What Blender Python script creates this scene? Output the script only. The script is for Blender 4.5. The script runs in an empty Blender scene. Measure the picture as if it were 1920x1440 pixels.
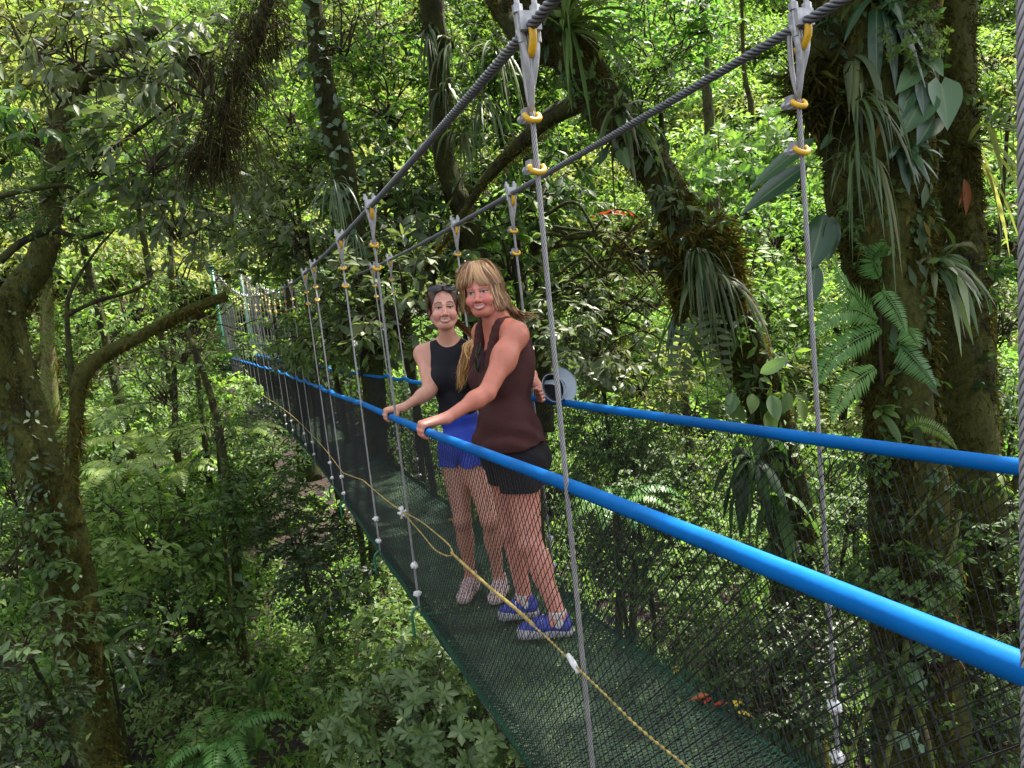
import bpy, math, os
import numpy as np
from mathutils import Matrix, Vector
rng = np.random.default_rng(7)
SC = bpy.context.scene
COL = SC.collection

# ------------------------------------------------------------------ camera frame
F = 1400.0
YAW, PITCH, ROLL = 0.339874, -0.141744, -0.109976
CAM = np.array([-1.05557575, 0.0, 0.0])
_f = np.array([math.sin(YAW)*math.cos(PITCH), math.cos(YAW)*math.cos(PITCH), math.sin(PITCH)])
_r0 = np.cross(_f, [0, 0, 1]); _r0 /= np.linalg.norm(_r0); _u0 = np.cross(_r0, _f)
RT = _r0*math.cos(ROLL) + _u0*math.sin(ROLL)
UP = -_r0*math.sin(ROLL) + _u0*math.cos(ROLL)
def ray(px, py): return (px-960)/F*RT - (py-720)/F*UP + _f
def at(px, py, d): return CAM + ray(px, py)*d
def px2m(p, d): return p/F*d

# ------------------------------------------------------------------ mesh helpers
def norm(v):
    return v/np.maximum(np.linalg.norm(v, axis=-1, keepdims=True), 1e-9)

class MB:
    """collects numpy geometry, links it as one mesh object"""
    def __init__(s): s.V=[]; s.Fs=[]; s.n=0; s.A={}
    def add(s, V, faces, mat=0, **attr):
        V=np.asarray(V, float).reshape(-1,3)
        for f in (faces if isinstance(faces,(list,tuple)) else [faces]):
            f=np.asarray(f,int)
            if len(f): s.Fs.append((f+s.n, mat))
        for k,v in attr.items():
            s.A.setdefault(k,[]).append((s.n, np.broadcast_to(np.asarray(v,float),(len(V),)+np.shape(v)[1:]) if np.ndim(v)>0 else np.full(len(V),float(v))))
        s.V.append(V); s.n+=len(V)
        return s
    def mesh(s, name, mats, smooth=True):
        m=bpy.data.meshes.new(name)
        V=np.concatenate(s.V).astype(np.float32)
        sizes=np.concatenate([np.full(len(f),f.shape[1]) for f,_ in s.Fs])
        idx=np.concatenate([f.ravel() for f,_ in s.Fs])
        mi=np.concatenate([np.full(len(f),k) for f,k in s.Fs])
        m.vertices.add(len(V)); m.vertices.foreach_set('co',V.ravel())
        m.loops.add(len(idx)); m.loops.foreach_set('vertex_index',idx.astype(np.int32))
        m.polygons.add(len(sizes))
        st=np.concatenate([[0],np.cumsum(sizes)[:-1]])
        m.polygons.foreach_set('loop_start',st.astype(np.int32))
        m.polygons.foreach_set('material_index',mi.astype(np.int32))
        m.polygons.foreach_set('use_smooth',np.full(len(sizes),bool(smooth)))
        for k,parts in s.A.items():
            col = parts[0][1].ndim==2
            if col:
                a=np.ones((len(V),4),np.float32)
                for o,v in parts: a[o:o+len(v),:v.shape[1]]=v
                at_=m.attributes.new(k,'FLOAT_COLOR','POINT'); at_.data.foreach_set('color',a.ravel())
            else:
                a=np.zeros(len(V),np.float32)
                for o,v in parts: a[o:o+len(v)]=v
                at_=m.attributes.new(k,'FLOAT','POINT'); at_.data.foreach_set('value',a)
        for mm in mats: m.materials.append(mm)
        m.update(calc_edges=True)
        return m
    def obj(s, name, mats, parent=None, smooth=True, loc=None):
        if not isinstance(mats,(list,tuple)): mats=[mats]
        return link(name, s.mesh(name,mats,smooth), parent, loc)

def link(name, data, parent=None, loc=None):
    o=bpy.data.objects.new(name, data); COL.objects.link(o)
    if parent is not None: o.parent=parent
    if loc is not None: o.location=loc
    return o
def thing(name, label, cat, loc=(0,0,0), group=None):
    o=link(name, None, None, [float(v) for v in loc]); return tag(o,label,cat,group)
def tag(o, label=None, cat=None, group=None, kind=None):
    if label: o['label']=label
    if cat: o['category']=cat
    if group: o['group']=group
    if kind: o['kind']=kind
    return o
def local(root, P): return np.asarray(P,float)-np.array(root.location)

def frames(P):
    P=np.asarray(P,float); T=np.gradient(P,axis=0); T=norm(T)
    n=np.cross(T[0],[0,0,1]);
    if np.linalg.norm(n)<.1: n=np.cross(T[0],[1,0,0])
    n/=np.linalg.norm(n); N=[n]
    for i in range(1,len(P)):
        n=N[-1]-T[i]*np.dot(N[-1],T[i]); n/=max(np.linalg.norm(n),1e-9); N.append(n)
    N=np.array(N); return T,N,np.cross(T,N)
def tube(P, r, sides=8, lobes=0, amp=0., pitch=.2, caps=True, rfun=None):
    P=np.asarray(P,float); n=len(P); r=np.broadcast_to(np.asarray(r,float),(n,))
    T,N,B=frames(P)
    th=np.linspace(0,2*np.pi,sides,endpoint=False)
    s=np.concatenate([[0],np.cumsum(np.linalg.norm(np.diff(P,axis=0),axis=1))])
    rr=np.repeat(r[:,None],sides,1)
    ang=np.repeat(th[None],n,0)
    if lobes: rr=rr*(1-amp+amp*np.abs(np.sin(lobes/2*th[None]))); ang=ang+2*np.pi*s[:,None]/pitch     # the ring of points turns along the rope, so strands lie as helices
    if rfun is not None: rr=rr*rfun(s[:,None],th[None])
    V=P[:,None]+rr[...,None]*(np.cos(ang)[...,None]*N[:,None]+np.sin(ang)[...,None]*B[:,None])
    i=np.arange(n-1)[:,None]*sides; j=np.arange(sides)[None]; j2=(j+1)%sides
    q=np.stack([i+j,i+j2,i+sides+j2,i+sides+j],-1).reshape(-1,4)
    V=V.reshape(-1,3); fs=[q]
    if caps:
        V=np.concatenate([V,P[[0,-1]]]); k=n*sides
        jj=np.arange(sides); t1=np.stack([np.full(sides,k),(jj+1)%sides,jj],-1)
        t2=np.stack([np.full(sides,k+1),(n-1)*sides+jj,(n-1)*sides+(jj+1)%sides],-1); fs+= [np.concatenate([t1,t2])]
    return V,fs
def smooth_path(P, n=40):
    """catmull-rom through points (any dims)"""
    P=np.asarray(P,float); Q=np.concatenate([[2*P[0]-P[1]],P,[2*P[-1]-P[-2]]])
    d=np.concatenate([[0],np.cumsum(np.linalg.norm(np.diff(P[:,:3],axis=0),axis=1)+1e-6)]); u=np.interp(np.linspace(0,d[-1],n),d,np.arange(len(P)))
    i=np.minimum(u.astype(int),len(P)-2); t=(u-i)[:,None]
    a,b,c,e=Q[i],Q[i+1],Q[i+2],Q[i+3]
    return .5*((2*b)+(-a+c)*t+(2*a-5*b+4*c-e)*t*t+(-a+3*b-3*c+e)*t**3)
def box(c, h, X=(1,0,0), Y=(0,1,0), Z=(0,0,1)):
    M=np.array([X,Y,Z],float); s=np.array([[a,b,d] for a in(-1,1) for b in(-1,1) for d in(-1,1)],float)*np.asarray(h)
    V=np.asarray(c)+s@M
    return V,[np.array([[0,1,3,2],[4,6,7,5],[0,4,5,1],[2,3,7,6],[0,2,6,4],[1,5,7,3]])]
def ribbons(P0, D, side, L, W, droop, seg=6, tipw=.05, curl=None):
    """blade leaves: n blades, arching from P0 along D with gravity droop. returns V,faces,mid"""
    n=len(P0); t=np.linspace(0,1,seg+1)[None,:,None]
    L=np.broadcast_to(L,(n,))[:,None,None]; W=np.broadcast_to(W,(n,))[:,None,None]
    dr=np.broadcast_to(droop,(n,))[:,None,None]
    C=P0[:,None]+D[:,None]*L*t*(1-.25*dr*t)+np.array([0,0,-1.])*(L*dr*t*t*.8)
    w=W*np.minimum(1,(1.02-t)*3.2)*np.minimum(1,.35+t*4)
    Tn=np.gradient(C,axis=1); S=norm(np.cross(Tn,np.broadcast_to(norm(np.cross(D,side))[:,None],Tn.shape))); 
    up=norm(np.cross(S,Tn))
    V=np.stack([C-S*w*.5+up*w*.18,C,C+S*w*.5+up*w*.18],2)   # n,seg+1,3,3
    base=np.arange(n)[:,None,None]*(seg+1)*3+np.arange(seg)[None,:,None]*3
    k=np.arange(2)[None,None]
    q=np.stack([base+k,base+k+1,base+k+4,base+k+3],-1).reshape(-1,4)
    mid=np.tile([1.,0.,1.],n*(seg+1))
    return V.reshape(-1,3),[q],mid
def leaves(P0, D, N, L, W, droop=.25, fold=.25, prof=(.55,1.,.0), near=True):
    """n leaves as folded blades. D dir, N approx normal."""
    n=len(P0); D=norm(D); S=norm(np.cross(D,N)); N=np.cross(S,D)
    L=np.broadcast_to(L,(n,))[:,None]; W=np.broadcast_to(W,(n,))[:,None]
    dr=np.broadcast_to(droop,(n,))[:,None]
    def c(t): return P0+D*L*t-N*(L*dr*t*t)
    if not near:
        m=c(.45); V=np.stack([P0,m-S*W*.5+N*W*fold*.6,c(1.),m+S*W*.5+N*W*fold*.6],1)
        b=np.arange(n)[:,None]*4
        f=np.concatenate([b+np.array([[0,1,2]]),b+np.array([[0,2,3]])])
        return V.reshape(-1,3),[f],np.tile([0,1.,0,1.],n)
    t1,t2=.3,.68
    w1,w2=prof[0],prof[1]
    V=np.stack([P0,c(t1),c(t2),c(1.),c(t1)-S*W*w1*.5+N*W*fold*w1*.5,c(t2-.08)-S*W*w2*.5+N*W*fold*w2*.5,
                c(t1)+S*W*w1*.5+N*W*fold*w1*.5,c(t2-.08)+S*W*w2*.5+N*W*fold*w2*.5],1)
    b=np.arange(n)[:,None]*8
    q=np.concatenate([b+np.array([[1,4,5,2]]),b+np.array([[1,2,7,6]])])
    t=np.concatenate([b+np.array(x)[None] for x in ([0,4,1],[0,1,6],[2,5,3],[2,3,7])])
    return V.reshape(-1,3),[q,t],np.tile([0,0,0,0,1.,1.,1.,1.],n)

# ------------------------------------------------------------------ materials
def mat(name):
    m=bpy.data.materials.new(name); m.use_nodes=True
    nt=m.node_tree; b=nt.nodes['Principled BSDF']; return m,nt,b
def nd(nt,t,**kw):
    n=nt.nodes.new(t)
    for k,v in kw.items():
        if k.startswith('i_'): n.inputs[k[2:].replace('_',' ')].default_value=v
        else: setattr(n,k,v)
    return n
def simple(name, col, rough=.5, metal=0., bump=0., bscale=60., var=.0, vscale=8., spec=.5):
    m,nt,b=mat(name); b.inputs['Roughness'].default_value=rough; b.inputs['Metallic'].default_value=metal
    b.inputs['Specular IOR Level'].default_value=spec
    tc=nd(nt,'ShaderNodeTexCoord')
    if var:
        no=nd(nt,'ShaderNodeTexNoise'); no.inputs['Scale'].default_value=vscale; no.inputs['Detail'].default_value=6
        nt.links.new(tc.outputs['Object'],no.inputs['Vector'])
        cr=nd(nt,'ShaderNodeValToRGB'); e=cr.color_ramp.elements
        e[0].position=.3; e[1].position=.72
        e[0].color=[c*(1-var) for c in col]+[1]; e[1].color=[min(1,c*(1+var)) for c in col]+[1]
        nt.links.new(no.outputs['Fac'],cr.inputs[0]); nt.links.new(cr.outputs[0],b.inputs['Base Color'])
    else: b.inputs['Base Color'].default_value=list(col)+[1]
    if bump:
        n2=nd(nt,'ShaderNodeTexNoise'); n2.inputs['Scale'].default_value=bscale; n2.inputs['Detail'].default_value=4
        nt.links.new(tc.outputs['Object'],n2.inputs['Vector'])
        bp=nd(nt,'ShaderNodeBump'); bp.inputs['Strength'].default_value=bump; bp.inputs['Distance'].default_value=.01
        nt.links.new(n2.outputs['Fac'],bp.inputs['Height']); nt.links.new(bp.outputs[0],b.inputs['Normal'])
    return m
def leafmat(name, cols, rough=.38, trans=.45, tcol=1.6, spec=.5, rib=.0, stripes=0., objvar=True):
    """per-leaf colour from a ramp over Random Per Island, translucent."""
    m,nt,b=mat(name); L=nt.links
    geo=nd(nt,'ShaderNodeNewGeometry'); oi=nd(nt,'ShaderNodeObjectInfo')
    cr=nd(nt,'ShaderNodeValToRGB'); e=cr.color_ramp.elements
    while len(e)<len(cols): e.new(.5)
    for i,c in enumerate(cols): e[i].position=i/(len(cols)-1); e[i].color=list(c)+[1]
    L.new(geo.outputs['Random Per Island'],cr.inputs[0]); out=cr.outputs[0]
    if objvar:
        hs=nd(nt,'ShaderNodeHueSaturation')
        mr=nd(nt,'ShaderNodeMapRange'); mr.inputs['To Min'].default_value=.48; mr.inputs['To Max'].default_value=.515
        L.new(oi.outputs['Random'],mr.inputs['Value']); L.new(mr.outputs[0],hs.inputs['Hue'])
        m2=nd(nt,'ShaderNodeMapRange'); m2.inputs['To Min'].default_value=1.25; m2.inputs['To Max'].default_value=.75
        L.new(oi.outputs['Random'],m2.inputs['Value']); L.new(m2.outputs[0],hs.inputs['Value'])
        L.new(out,hs.inputs['Color']); out=hs.outputs[0]
    if rib:
        a=nd(nt,'ShaderNodeAttribute'); a.attribute_name='mid'
        r2=nd(nt,'ShaderNodeMapRange'); r2.inputs['From Min'].default_value=.0; r2.inputs['From Max'].default_value=.12; r2.inputs['To Min'].default_value=rib; r2.inputs['To Max'].default_value=0
        L.new(a.outputs['Fac'],r2.inputs['Value'])
        mx=nd(nt,'ShaderNodeMix',data_type='RGBA'); mx.inputs['B'].default_value=(.25,.32,.12,1)
        L.new(r2.outputs[0],mx.inputs['Factor']); L.new(out,mx.inputs['A']); out=mx.outputs['Result']
    L.new(out,b.inputs['Base Color']); b.inputs['Roughness'].default_value=rough; b.inputs['Specular IOR Level'].default_value=spec
    tr=nd(nt,'ShaderNodeBsdfTranslucent')
    tm=nd(nt,'ShaderNodeMix',data_type='RGBA',blend_type='MULTIPLY'); tm.inputs['Factor'].default_value=1
    tm.inputs['B'].default_value=(tcol*1.0,tcol*1.05,tcol*.62,1); L.new(out,tm.inputs['A']); L.new(tm.outputs['Result'],tr.inputs['Color'])
    ms=nd(nt,'ShaderNodeMixShader'); ms.inputs[0].default_value=trans
    L.new(b.outputs[0],ms.inputs[1]); L.new(tr.outputs[0],ms.inputs[2])
    L.new(ms.outputs[0],nt.nodes['Material Output'].inputs['Surface'])
    return m
def barkmat(name, bark, moss, amount=.5, scale=5.):
    m,nt,b=mat(name); L=nt.links; tc=nd(nt,'ShaderNodeTexCoord')
    n1=nd(nt,'ShaderNodeTexNoise'); n1.inputs['Scale'].default_value=scale; n1.inputs['Detail'].default_value=8; n1.inputs['Roughness'].default_value=.7
    n2=nd(nt,'ShaderNodeTexNoise'); n2.inputs['Scale'].default_value=38; n2.inputs['Detail'].default_value=10; n2.inputs['Roughness'].default_value=.78
    mp=nd(nt,'ShaderNodeMapping'); mp.inputs['Scale'].default_value=(1,1,.6)
    L.new(tc.outputs['Object'],mp.inputs['Vector']); L.new(tc.outputs['Object'],n1.inputs['Vector']); L.new(mp.outputs[0],n2.inputs['Vector'])
    c1=nd(nt,'ShaderNodeValToRGB'); c1.color_ramp.elements[0].position=max(0,.62-amount*.5); c1.color_ramp.elements[1].position=max(.05,.74-amount*.5)
    L.new(n1.outputs['Fac'],c1.inputs[0])
    cb=nd(nt,'ShaderNodeValToRGB'); e=cb.color_ramp.elements; e[0].position=.3; e[1].position=.7
    e[0].color=[c*.3 for c in bark]+[1]; e[1].color=[c*1.9 for c in bark]+[1]; L.new(n2.outputs['Fac'],cb.inputs[0])
    cm=nd(nt,'ShaderNodeValToRGB'); e=cm.color_ramp.elements; e[0].position=.3; e[1].position=.7
    e[0].color=[c*.25 for c in moss]+[1]; e[1].color=[c*1.7 for c in moss]+[1]; L.new(n2.outputs['Fac'],cm.inputs[0])
    mx=nd(nt,'ShaderNodeMix',data_type='RGBA'); L.new(c1.outputs[0],mx.inputs['Factor']); L.new(cb.outputs[0],mx.inputs['A']); L.new(cm.outputs[0],mx.inputs['B'])
    L.new(mx.outputs['Result'],b.inputs['Base Color']); b.inputs['Roughness'].default_value=.9; b.inputs['Specular IOR Level'].default_value=.2
    bp=nd(nt,'ShaderNodeBump'); bp.inputs['Strength'].default_value=.9; bp.inputs['Distance'].default_value=.03
    L.new(n2.outputs['Fac'],bp.inputs['Height']); L.new(bp.outputs[0],b.inputs['Normal'])
    return m
M={}
M['bark']=barkmat('mossy_bark',(.05,.033,.02),(.085,.085,.018),.5)
M['bark_dark']=barkmat('dark_bark',(.016,.012,.009),(.040,.045,.010),.46,4.)
M['bark_brown']=barkmat('brown_moss_bark',(.013,.011,.007),(.056,.060,.011),.58,3.)
M['bark_pale']=barkmat('pale_bark',(.13,.10,.06),(.10,.12,.03),.5)
M['bark_gold']=barkmat('golden_moss_bark',(.015,.012,.006),(.056,.060,.011),.56,3.)
M['moss']=leafmat('moss_tufts',[(.05,.05,.01),(.10,.085,.015),(.13,.09,.02),(.07,.09,.015)],.9,.3,1.3,.1,objvar=False)
M['moss_brown']=leafmat('brown_moss_tufts',[(.02,.016,.006),(.05,.04,.010),(.08,.072,.015),(.05,.058,.012),(.11,.10,.02)],.9,.3,1.3,.1,objvar=False)
M['deadmoss']=leafmat('hanging_moss',[(.014,.011,.006),(.03,.024,.009),(.042,.037,.012),(.03,.032,.01)],.9,.25,1.2,.1,objvar=False)
M['leaf_mid']=leafmat('mid_green_leaf',[(.030,.070,.014),(.05,.105,.02),(.065,.125,.028),(.085,.14,.03),(.04,.085,.022)],.58,.40,1.9,.35)
M['leaf_grey']=leafmat('grey_green_leaf',[(.05,.075,.035),(.075,.105,.05),(.10,.135,.065),(.06,.09,.03),(.12,.15,.05)],.5,.35,1.8,.4)
M['leaf_yellow']=leafmat('yellow_green_leaf',[(.06,.105,.02),(.10,.145,.035),(.14,.175,.055),(.115,.135,.045),(.18,.185,.07)],.62,.42,1.8,.3)
M['leaf_bright']=leafmat('bright_green_leaf',[(.05,.12,.022),(.08,.165,.03),(.11,.20,.045),(.13,.20,.04)],.58,.45,1.8,.35)
M['leaf_dark']=leafmat('dark_green_leaf',[(.012,.033,.008),(.020,.047,.011),(.030,.062,.015),(.04,.07,.018)],.42,.35,1.8,.4)
M['leaf_deep']=leafmat('deep_shade_leaf',[(.016,.038,.010),(.028,.058,.013),(.04,.07,.018),(.025,.047,.016)],.42,.35,1.8,.4)
M['leaf_glossy']=leafmat('glossy_shrub_leaf',[(.05,.10,.03),(.07,.125,.04),(.095,.15,.05),(.06,.11,.028)],.45,.3,1.5,.4,rib=.35)
M['fern']=leafmat('fern_green',[(.06,.17,.035),(.08,.20,.045),(.10,.23,.055)],.45,.4,1.6,.4)
M['fern_pale']=leafmat('pale_fern',[(.13,.21,.045),(.17,.25,.06),(.21,.28,.075)],.45,.4,1.7,.4)
M['strap']=leafmat('strap_leaf',[(.04,.085,.018),(.06,.105,.025),(.085,.125,.04),(.11,.10,.035)],.5,.3,1.4,.5,rib=.3)
M['bigleaf']=leafmat('big_dark_leaf',[(.016,.05,.02),(.025,.065,.028),(.035,.08,.03)],.35,.25,1.6,.6,rib=.35)
M['heart']=leafmat('heart_leaf',[(.06,.13,.05),(.085,.16,.07),(.10,.17,.07)],.38,.3,1.4,.5,rib=.3)
M['pale_leaf']=leafmat('pale_leaf',[(.16,.22,.12),(.22,.28,.16),(.13,.2,.08)],.4,.3,1.3,.5,rib=.2)
M['orange']=leafmat('orange_leaf',[(.17,.042,.012),(.22,.07,.015)],.5,.4,1.3,.4,objvar=False)
M['red']=leafmat('red_leaf',[(.22,.02,.008),(.26,.04,.01)],.5,.4,1.3,.4,objvar=False)
M['yellowleaf']=leafmat('yellow_fallen_leaf',[(.5,.33,.02),(.4,.3,.03)],.5,.4,1.2,.4,objvar=False)
M['twig']=simple('twig',(.035,.025,.015),.9,spec=.2)
M['far_wire']=simple('far_wire',(.06,.065,.065),.7,var=.3,vscale=4,spec=.2)
M['twig_moss']=simple('mossy_twig',(.05,.05,.015),.9,spec=.2)
M['cable']=simple('weathered_cable',(.12,.125,.135),.5,.3,var=.3,vscale=30)
def cablemat(name,col,dark,rough,metal):
    m,nt,b=mat(name); a=nd(nt,'ShaderNodeAttribute'); a.attribute_name='groove'; tc=nd(nt,'ShaderNodeTexCoord'); no=nd(nt,'ShaderNodeTexNoise'); no.inputs['Scale'].default_value=30; nt.links.new(tc.outputs['Object'],no.inputs['Vector'])
    cr=nd(nt,'ShaderNodeValToRGB'); e=cr.color_ramp.elements; e[0].position=.15; e[0].color=[*dark,1]; e[1].position=.75; e[1].color=[*col,1]; nt.links.new(a.outputs['Fac'],cr.inputs[0])  # colour darkens in the grooves between the strands
    mx=nd(nt,'ShaderNodeMix',data_type='RGBA',blend_type='MULTIPLY'); mx.inputs['Factor'].default_value=.5; nt.links.new(cr.outputs[0],mx.inputs['A']); nt.links.new(no.outputs['Fac'],mx.inputs['B']); nt.links.new(mx.outputs['Result'],b.inputs['Base Color'])
    b.inputs['Roughness'].default_value=rough; b.inputs['Metallic'].default_value=metal; return m
M['strand']=cablemat('dark_groove_cable',(.19,.20,.215),(.015,.015,.018),.5,.25)
M['strand_pale']=cablemat('pale_strand_rope',(.42,.41,.405),(.08,.08,.08),.5,.2)
M['hanger']=simple('grey_wire_rope',(.27,.265,.265),.5,.25,var=.2,vscale=25)
M['galv']=simple('galvanised_steel',(.34,.345,.35),.45,.3,var=.25,vscale=60)
M['yellow']=simple('yellow_sleeve',(.62,.36,.01),.45,var=.2,vscale=40)
M['blue']=simple('blue_pipe',(.0005,.105,.34),.5,var=.22,vscale=5,spec=.12,bump=.15,bscale=30)
def scuff(m):
    nt=m.node_tree; b=nt.nodes['Principled BSDF']; src=b.inputs['Base Color'].links[0].from_socket; tc=nd(nt,'ShaderNodeTexCoord')
    mp=nd(nt,'ShaderNodeMapping'); mp.inputs['Scale'].default_value=(60,7,60); nt.links.new(tc.outputs['Object'],mp.inputs['Vector'])
    n=nd(nt,'ShaderNodeTexNoise'); n.inputs['Scale'].default_value=1.; n.inputs['Detail'].default_value=8; n.inputs['Roughness'].default_value=.75; nt.links.new(mp.outputs[0],n.inputs['Vector'])
    cr=nd(nt,'ShaderNodeValToRGB'); e=cr.color_ramp.elements; e[0].position=.56; e[0].color=(0,0,0,1); e[1].position=.72; e[1].color=(.5,.5,.5,1); nt.links.new(n.outputs['Fac'],cr.inputs[0])
    mx=nd(nt,'ShaderNodeMix',data_type='RGBA'); mx.inputs['B'].default_value=(.05,.10,.14,1); nt.links.new(cr.outputs[0],mx.inputs['Factor']); nt.links.new(src,mx.inputs['A']); nt.links.new(mx.outputs['Result'],b.inputs['Base Color'])
scuff(M['blue'])
M['net_black']=simple('black_net_cord',(.018,.019,.018),.8,spec=.2)
M['net_grey']=simple('grey_net_cord',(.05,.056,.048),.85,spec=.2,var=.3,vscale=5)
M['net_green']=simple('green_net_cord',(.006,.048,.022),.7,spec=.3,var=.3,vscale=6)
M['net_dark']=simple('dark_net_cord',(.048,.082,.050),.85,spec=.2,var=.4,vscale=5)
M['green_paint']=simple('green_steel',(.01,.12,.06),.45,var=.2,vscale=20)
M['rope']=simple('yellow_rope',(.33,.245,.07),.85,var=.4,vscale=25)
M['white_cord']=simple('white_cord',(.6,.6,.58),.8,var=.25,vscale=80)

# ------------------------------------------------------------------ camera, world, sun
cam=bpy.data.cameras.new('camera'); co=bpy.data.objects.new('camera',cam); COL.objects.link(co)
cam.sensor_fit='HORIZONTAL'; cam.sensor_width=36; cam.lens=F/1920*36; cam.clip_start=.05; cam.clip_end=600
mw=Matrix.Identity(4)
for i in range(3):
    mw[i][0]=RT[i]; mw[i][1]=UP[i]; mw[i][2]=-_f[i]; mw[i][3]=CAM[i]
co.matrix_world=mw; SC.camera=co
SUN_EL,SUN_AZ=math.radians(56),math.radians(64)     # az from +Y towards +X
w=bpy.data.worlds.new('World'); SC.world=w; w.use_nodes=True
sky=w.node_tree.nodes.new('ShaderNodeTexSky'); sky.sky_type='NISHITA'; sky.sun_disc=False
sky.sun_elevation=SUN_EL; sky.sun_rotation=SUN_AZ; sky.air_density=1.; sky.dust_density=3.
bg=w.node_tree.nodes['Background']; bg.inputs['Strength'].default_value=.12
hsv=w.node_tree.nodes.new('ShaderNodeHueSaturation'); hsv.inputs['Saturation'].default_value=.35
w.node_tree.links.new(sky.outputs[0],hsv.inputs['Color']); w.node_tree.links.new(hsv.outputs[0],bg.inputs[0])
sl=bpy.data.lights.new('sun','SUN'); sl.energy=4.2; sl.angle=math.radians(.8); sl.color=(1,.93,.8)
so=bpy.data.objects.new('sun',sl); COL.objects.link(so)
sd=Vector((math.sin(SUN_AZ)*math.cos(SUN_EL),math.cos(SUN_AZ)*math.cos(SUN_EL),math.sin(SUN_EL)))
so.rotation_euler=(sd).to_track_quat('Z','Y').to_euler(); so.location=(20,20,40)
SC.view_settings.view_transform='Standard'; SC.view_settings.look='None'; SC.view_settings.exposure=2.25; SC.view_settings.gamma=1
SC.cycles.max_bounces=7; SC.cycles.diffuse_bounces=4; SC.cycles.transmission_bounces=5; SC.cycles.transparent_max_bounces=8
SC.cycles.use_denoising=True
# ------------------------------------------------------------------ suspension bridge
HW=.358
def bx(y): y=np.asarray(y,float); return np.where(y>8,-.0038*(np.maximum(y,8)-8)**2,0)
def bzd(y): y=np.asarray(y,float); return -1.49115-.063757*y+.000147*y*y+np.where(y>8,.0013*(np.maximum(y,8)-8)**2,0)
def bzr(y): return bzd(y)+1.0709
def bzm(y): y=np.asarray(y,float); return .63986-.068527*y+.0024544*y*y+np.where(y>18,.013*(np.maximum(y,18)-18)**2,0)
YEND=25.5
hyL=[.494,1.63,3.79,5.0,6.9,7.85,9.8,10.9,12.9,14.0,15.8,16.8,18.4,19.3]+list(np.arange(20.2,25.4,.62))
hyR=[.45,1.59,3.71,4.78,7.06,8.0,9.9,11.0,13.0,14.1,15.9,16.9,18.5,19.4]+list(np.arange(20.3,25.4,.62))
def side_pt(s,y,z): return np.stack([s*HW+bx(y),np.asarray(y,float)+0*z,z],-1)
bridge=thing('suspension_bridge','narrow hanging footbridge with blue handrails, steel cables and netted sides','bridge',(0,0,-1.5))
BL=lambda P: local(bridge,P)
def groove(P,sides,lobes,pitch):
    s=np.concatenate([[0],np.cumsum(np.linalg.norm(np.diff(P,axis=0),axis=1))]); th=np.linspace(0,2*np.pi,sides,endpoint=False)
    return np.concatenate([np.repeat(np.abs(np.sin(lobes/2*th[None])),len(P),0).ravel(),[1,1]])
# main cables
for s in (-1,1):
    ya=np.concatenate([np.arange(-3,7.5,.009),np.arange(7.5,YEND,.25),[YEND]])
    near=ya<7.5
    mb=MB()
    yn=np.concatenate([np.arange(-3,0,.02),np.arange(0,7.6,.006)])
    V,f=tube(BL(side_pt(s,yn,bzm(yn))),.0132,24,lobes=6,amp=.22,pitch=.125); mb.add(V,f,groove=groove(side_pt(s,yn,bzm(yn)),24,6,.125))
    yf=np.arange(7.58,YEND+.2,.25); V,f=tube(BL(side_pt(s,yf,bzm(yf))),.0132,8); mb.add(V,f,groove=np.full(len(V),.6))
    mb.obj('main_cable',M['strand'],bridge)
# handrails
for s,hy in ((-1,hyL),(1,hyR)):
    hy=np.array(hy); y=np.arange(-3,YEND,.05)
    z=bzr(y)
    nb=np.abs(y[:,None]-hy[None]).min(1); fade=np.clip((y-4.6)/4,0,1)
    z=z+.035*fade*(np.exp(-(nb/.18)**2)-.35)
    x=s*HW+bx(y)+.008*np.sin(y*1.7+s)
    V,f=tube(BL(np.stack([x,y,z],-1)),.0178,16); MB().add(V,f).obj('handrail',M['blue'],bridge)
# nets: strands as thin three-sided cords, vectorised
def cords(P, r, sides=3):
    """P (n strands, k points, 3) -> prism cords"""
    n,k,_=P.shape
    T=norm(np.gradient(P,axis=1)); a=np.array([.37,.21,.9]); N=norm(np.cross(T,a)); B=np.cross(T,N)
    th=np.linspace(0,2*np.pi,sides,endpoint=False)
    V=P[:,:,None]+r*(np.cos(th)[:,None]*N[:,:,None]+np.sin(th)[:,None]*B[:,:,None])
    b=(np.arange(n)[:,None,None]*k+np.arange(k-1)[None,:,None])*sides; j=np.arange(sides)[None,None]; j2=(j+1)%sides
    q=np.stack([b+j,b+j2,b+sides+j2,b+sides+j],-1).reshape(-1,4)
    return V.reshape(-1,3),[q]
def net_xyz(s,y,h):
    """side net: h 0 at deck edge .. 1 at rail"""
    wob=.02*np.sin(h*np.pi)*(np.sin(y*2.3)+1)+.006*np.sin(y*9+h*7)
    return np.stack([s*(HW+.01-wob*.6)+bx(y),y,bzd(y)+.0+h*(1.0709-.006)],-1)
for s in (-1,1):
    mb=MB(); K=9; h=np.linspace(0,1,K)[None]
    for slope,sp in ((.36,.029),(-1.15,.035)):
        y0=np.arange(-1.8,YEND+.8,sp)[:,None]; y=y0+slope*(h-.5)+.002*rng.normal(size=(y0.shape[0],1))
        y=np.clip(y,-1.5,YEND)
        V,f=cords(BL(net_xyz(s,y,h)),.0013); mb.add(V,f)
    # edge ropes
    for hh in (.0,):
        y=np.arange(-1.5,YEND,.2); V,f=tube(BL(net_xyz(s,y,np.full_like(y,hh))),.006,5); mb.add(V,f)
    mb.obj('side_net',M['net_black'],bridge,smooth=False)
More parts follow.
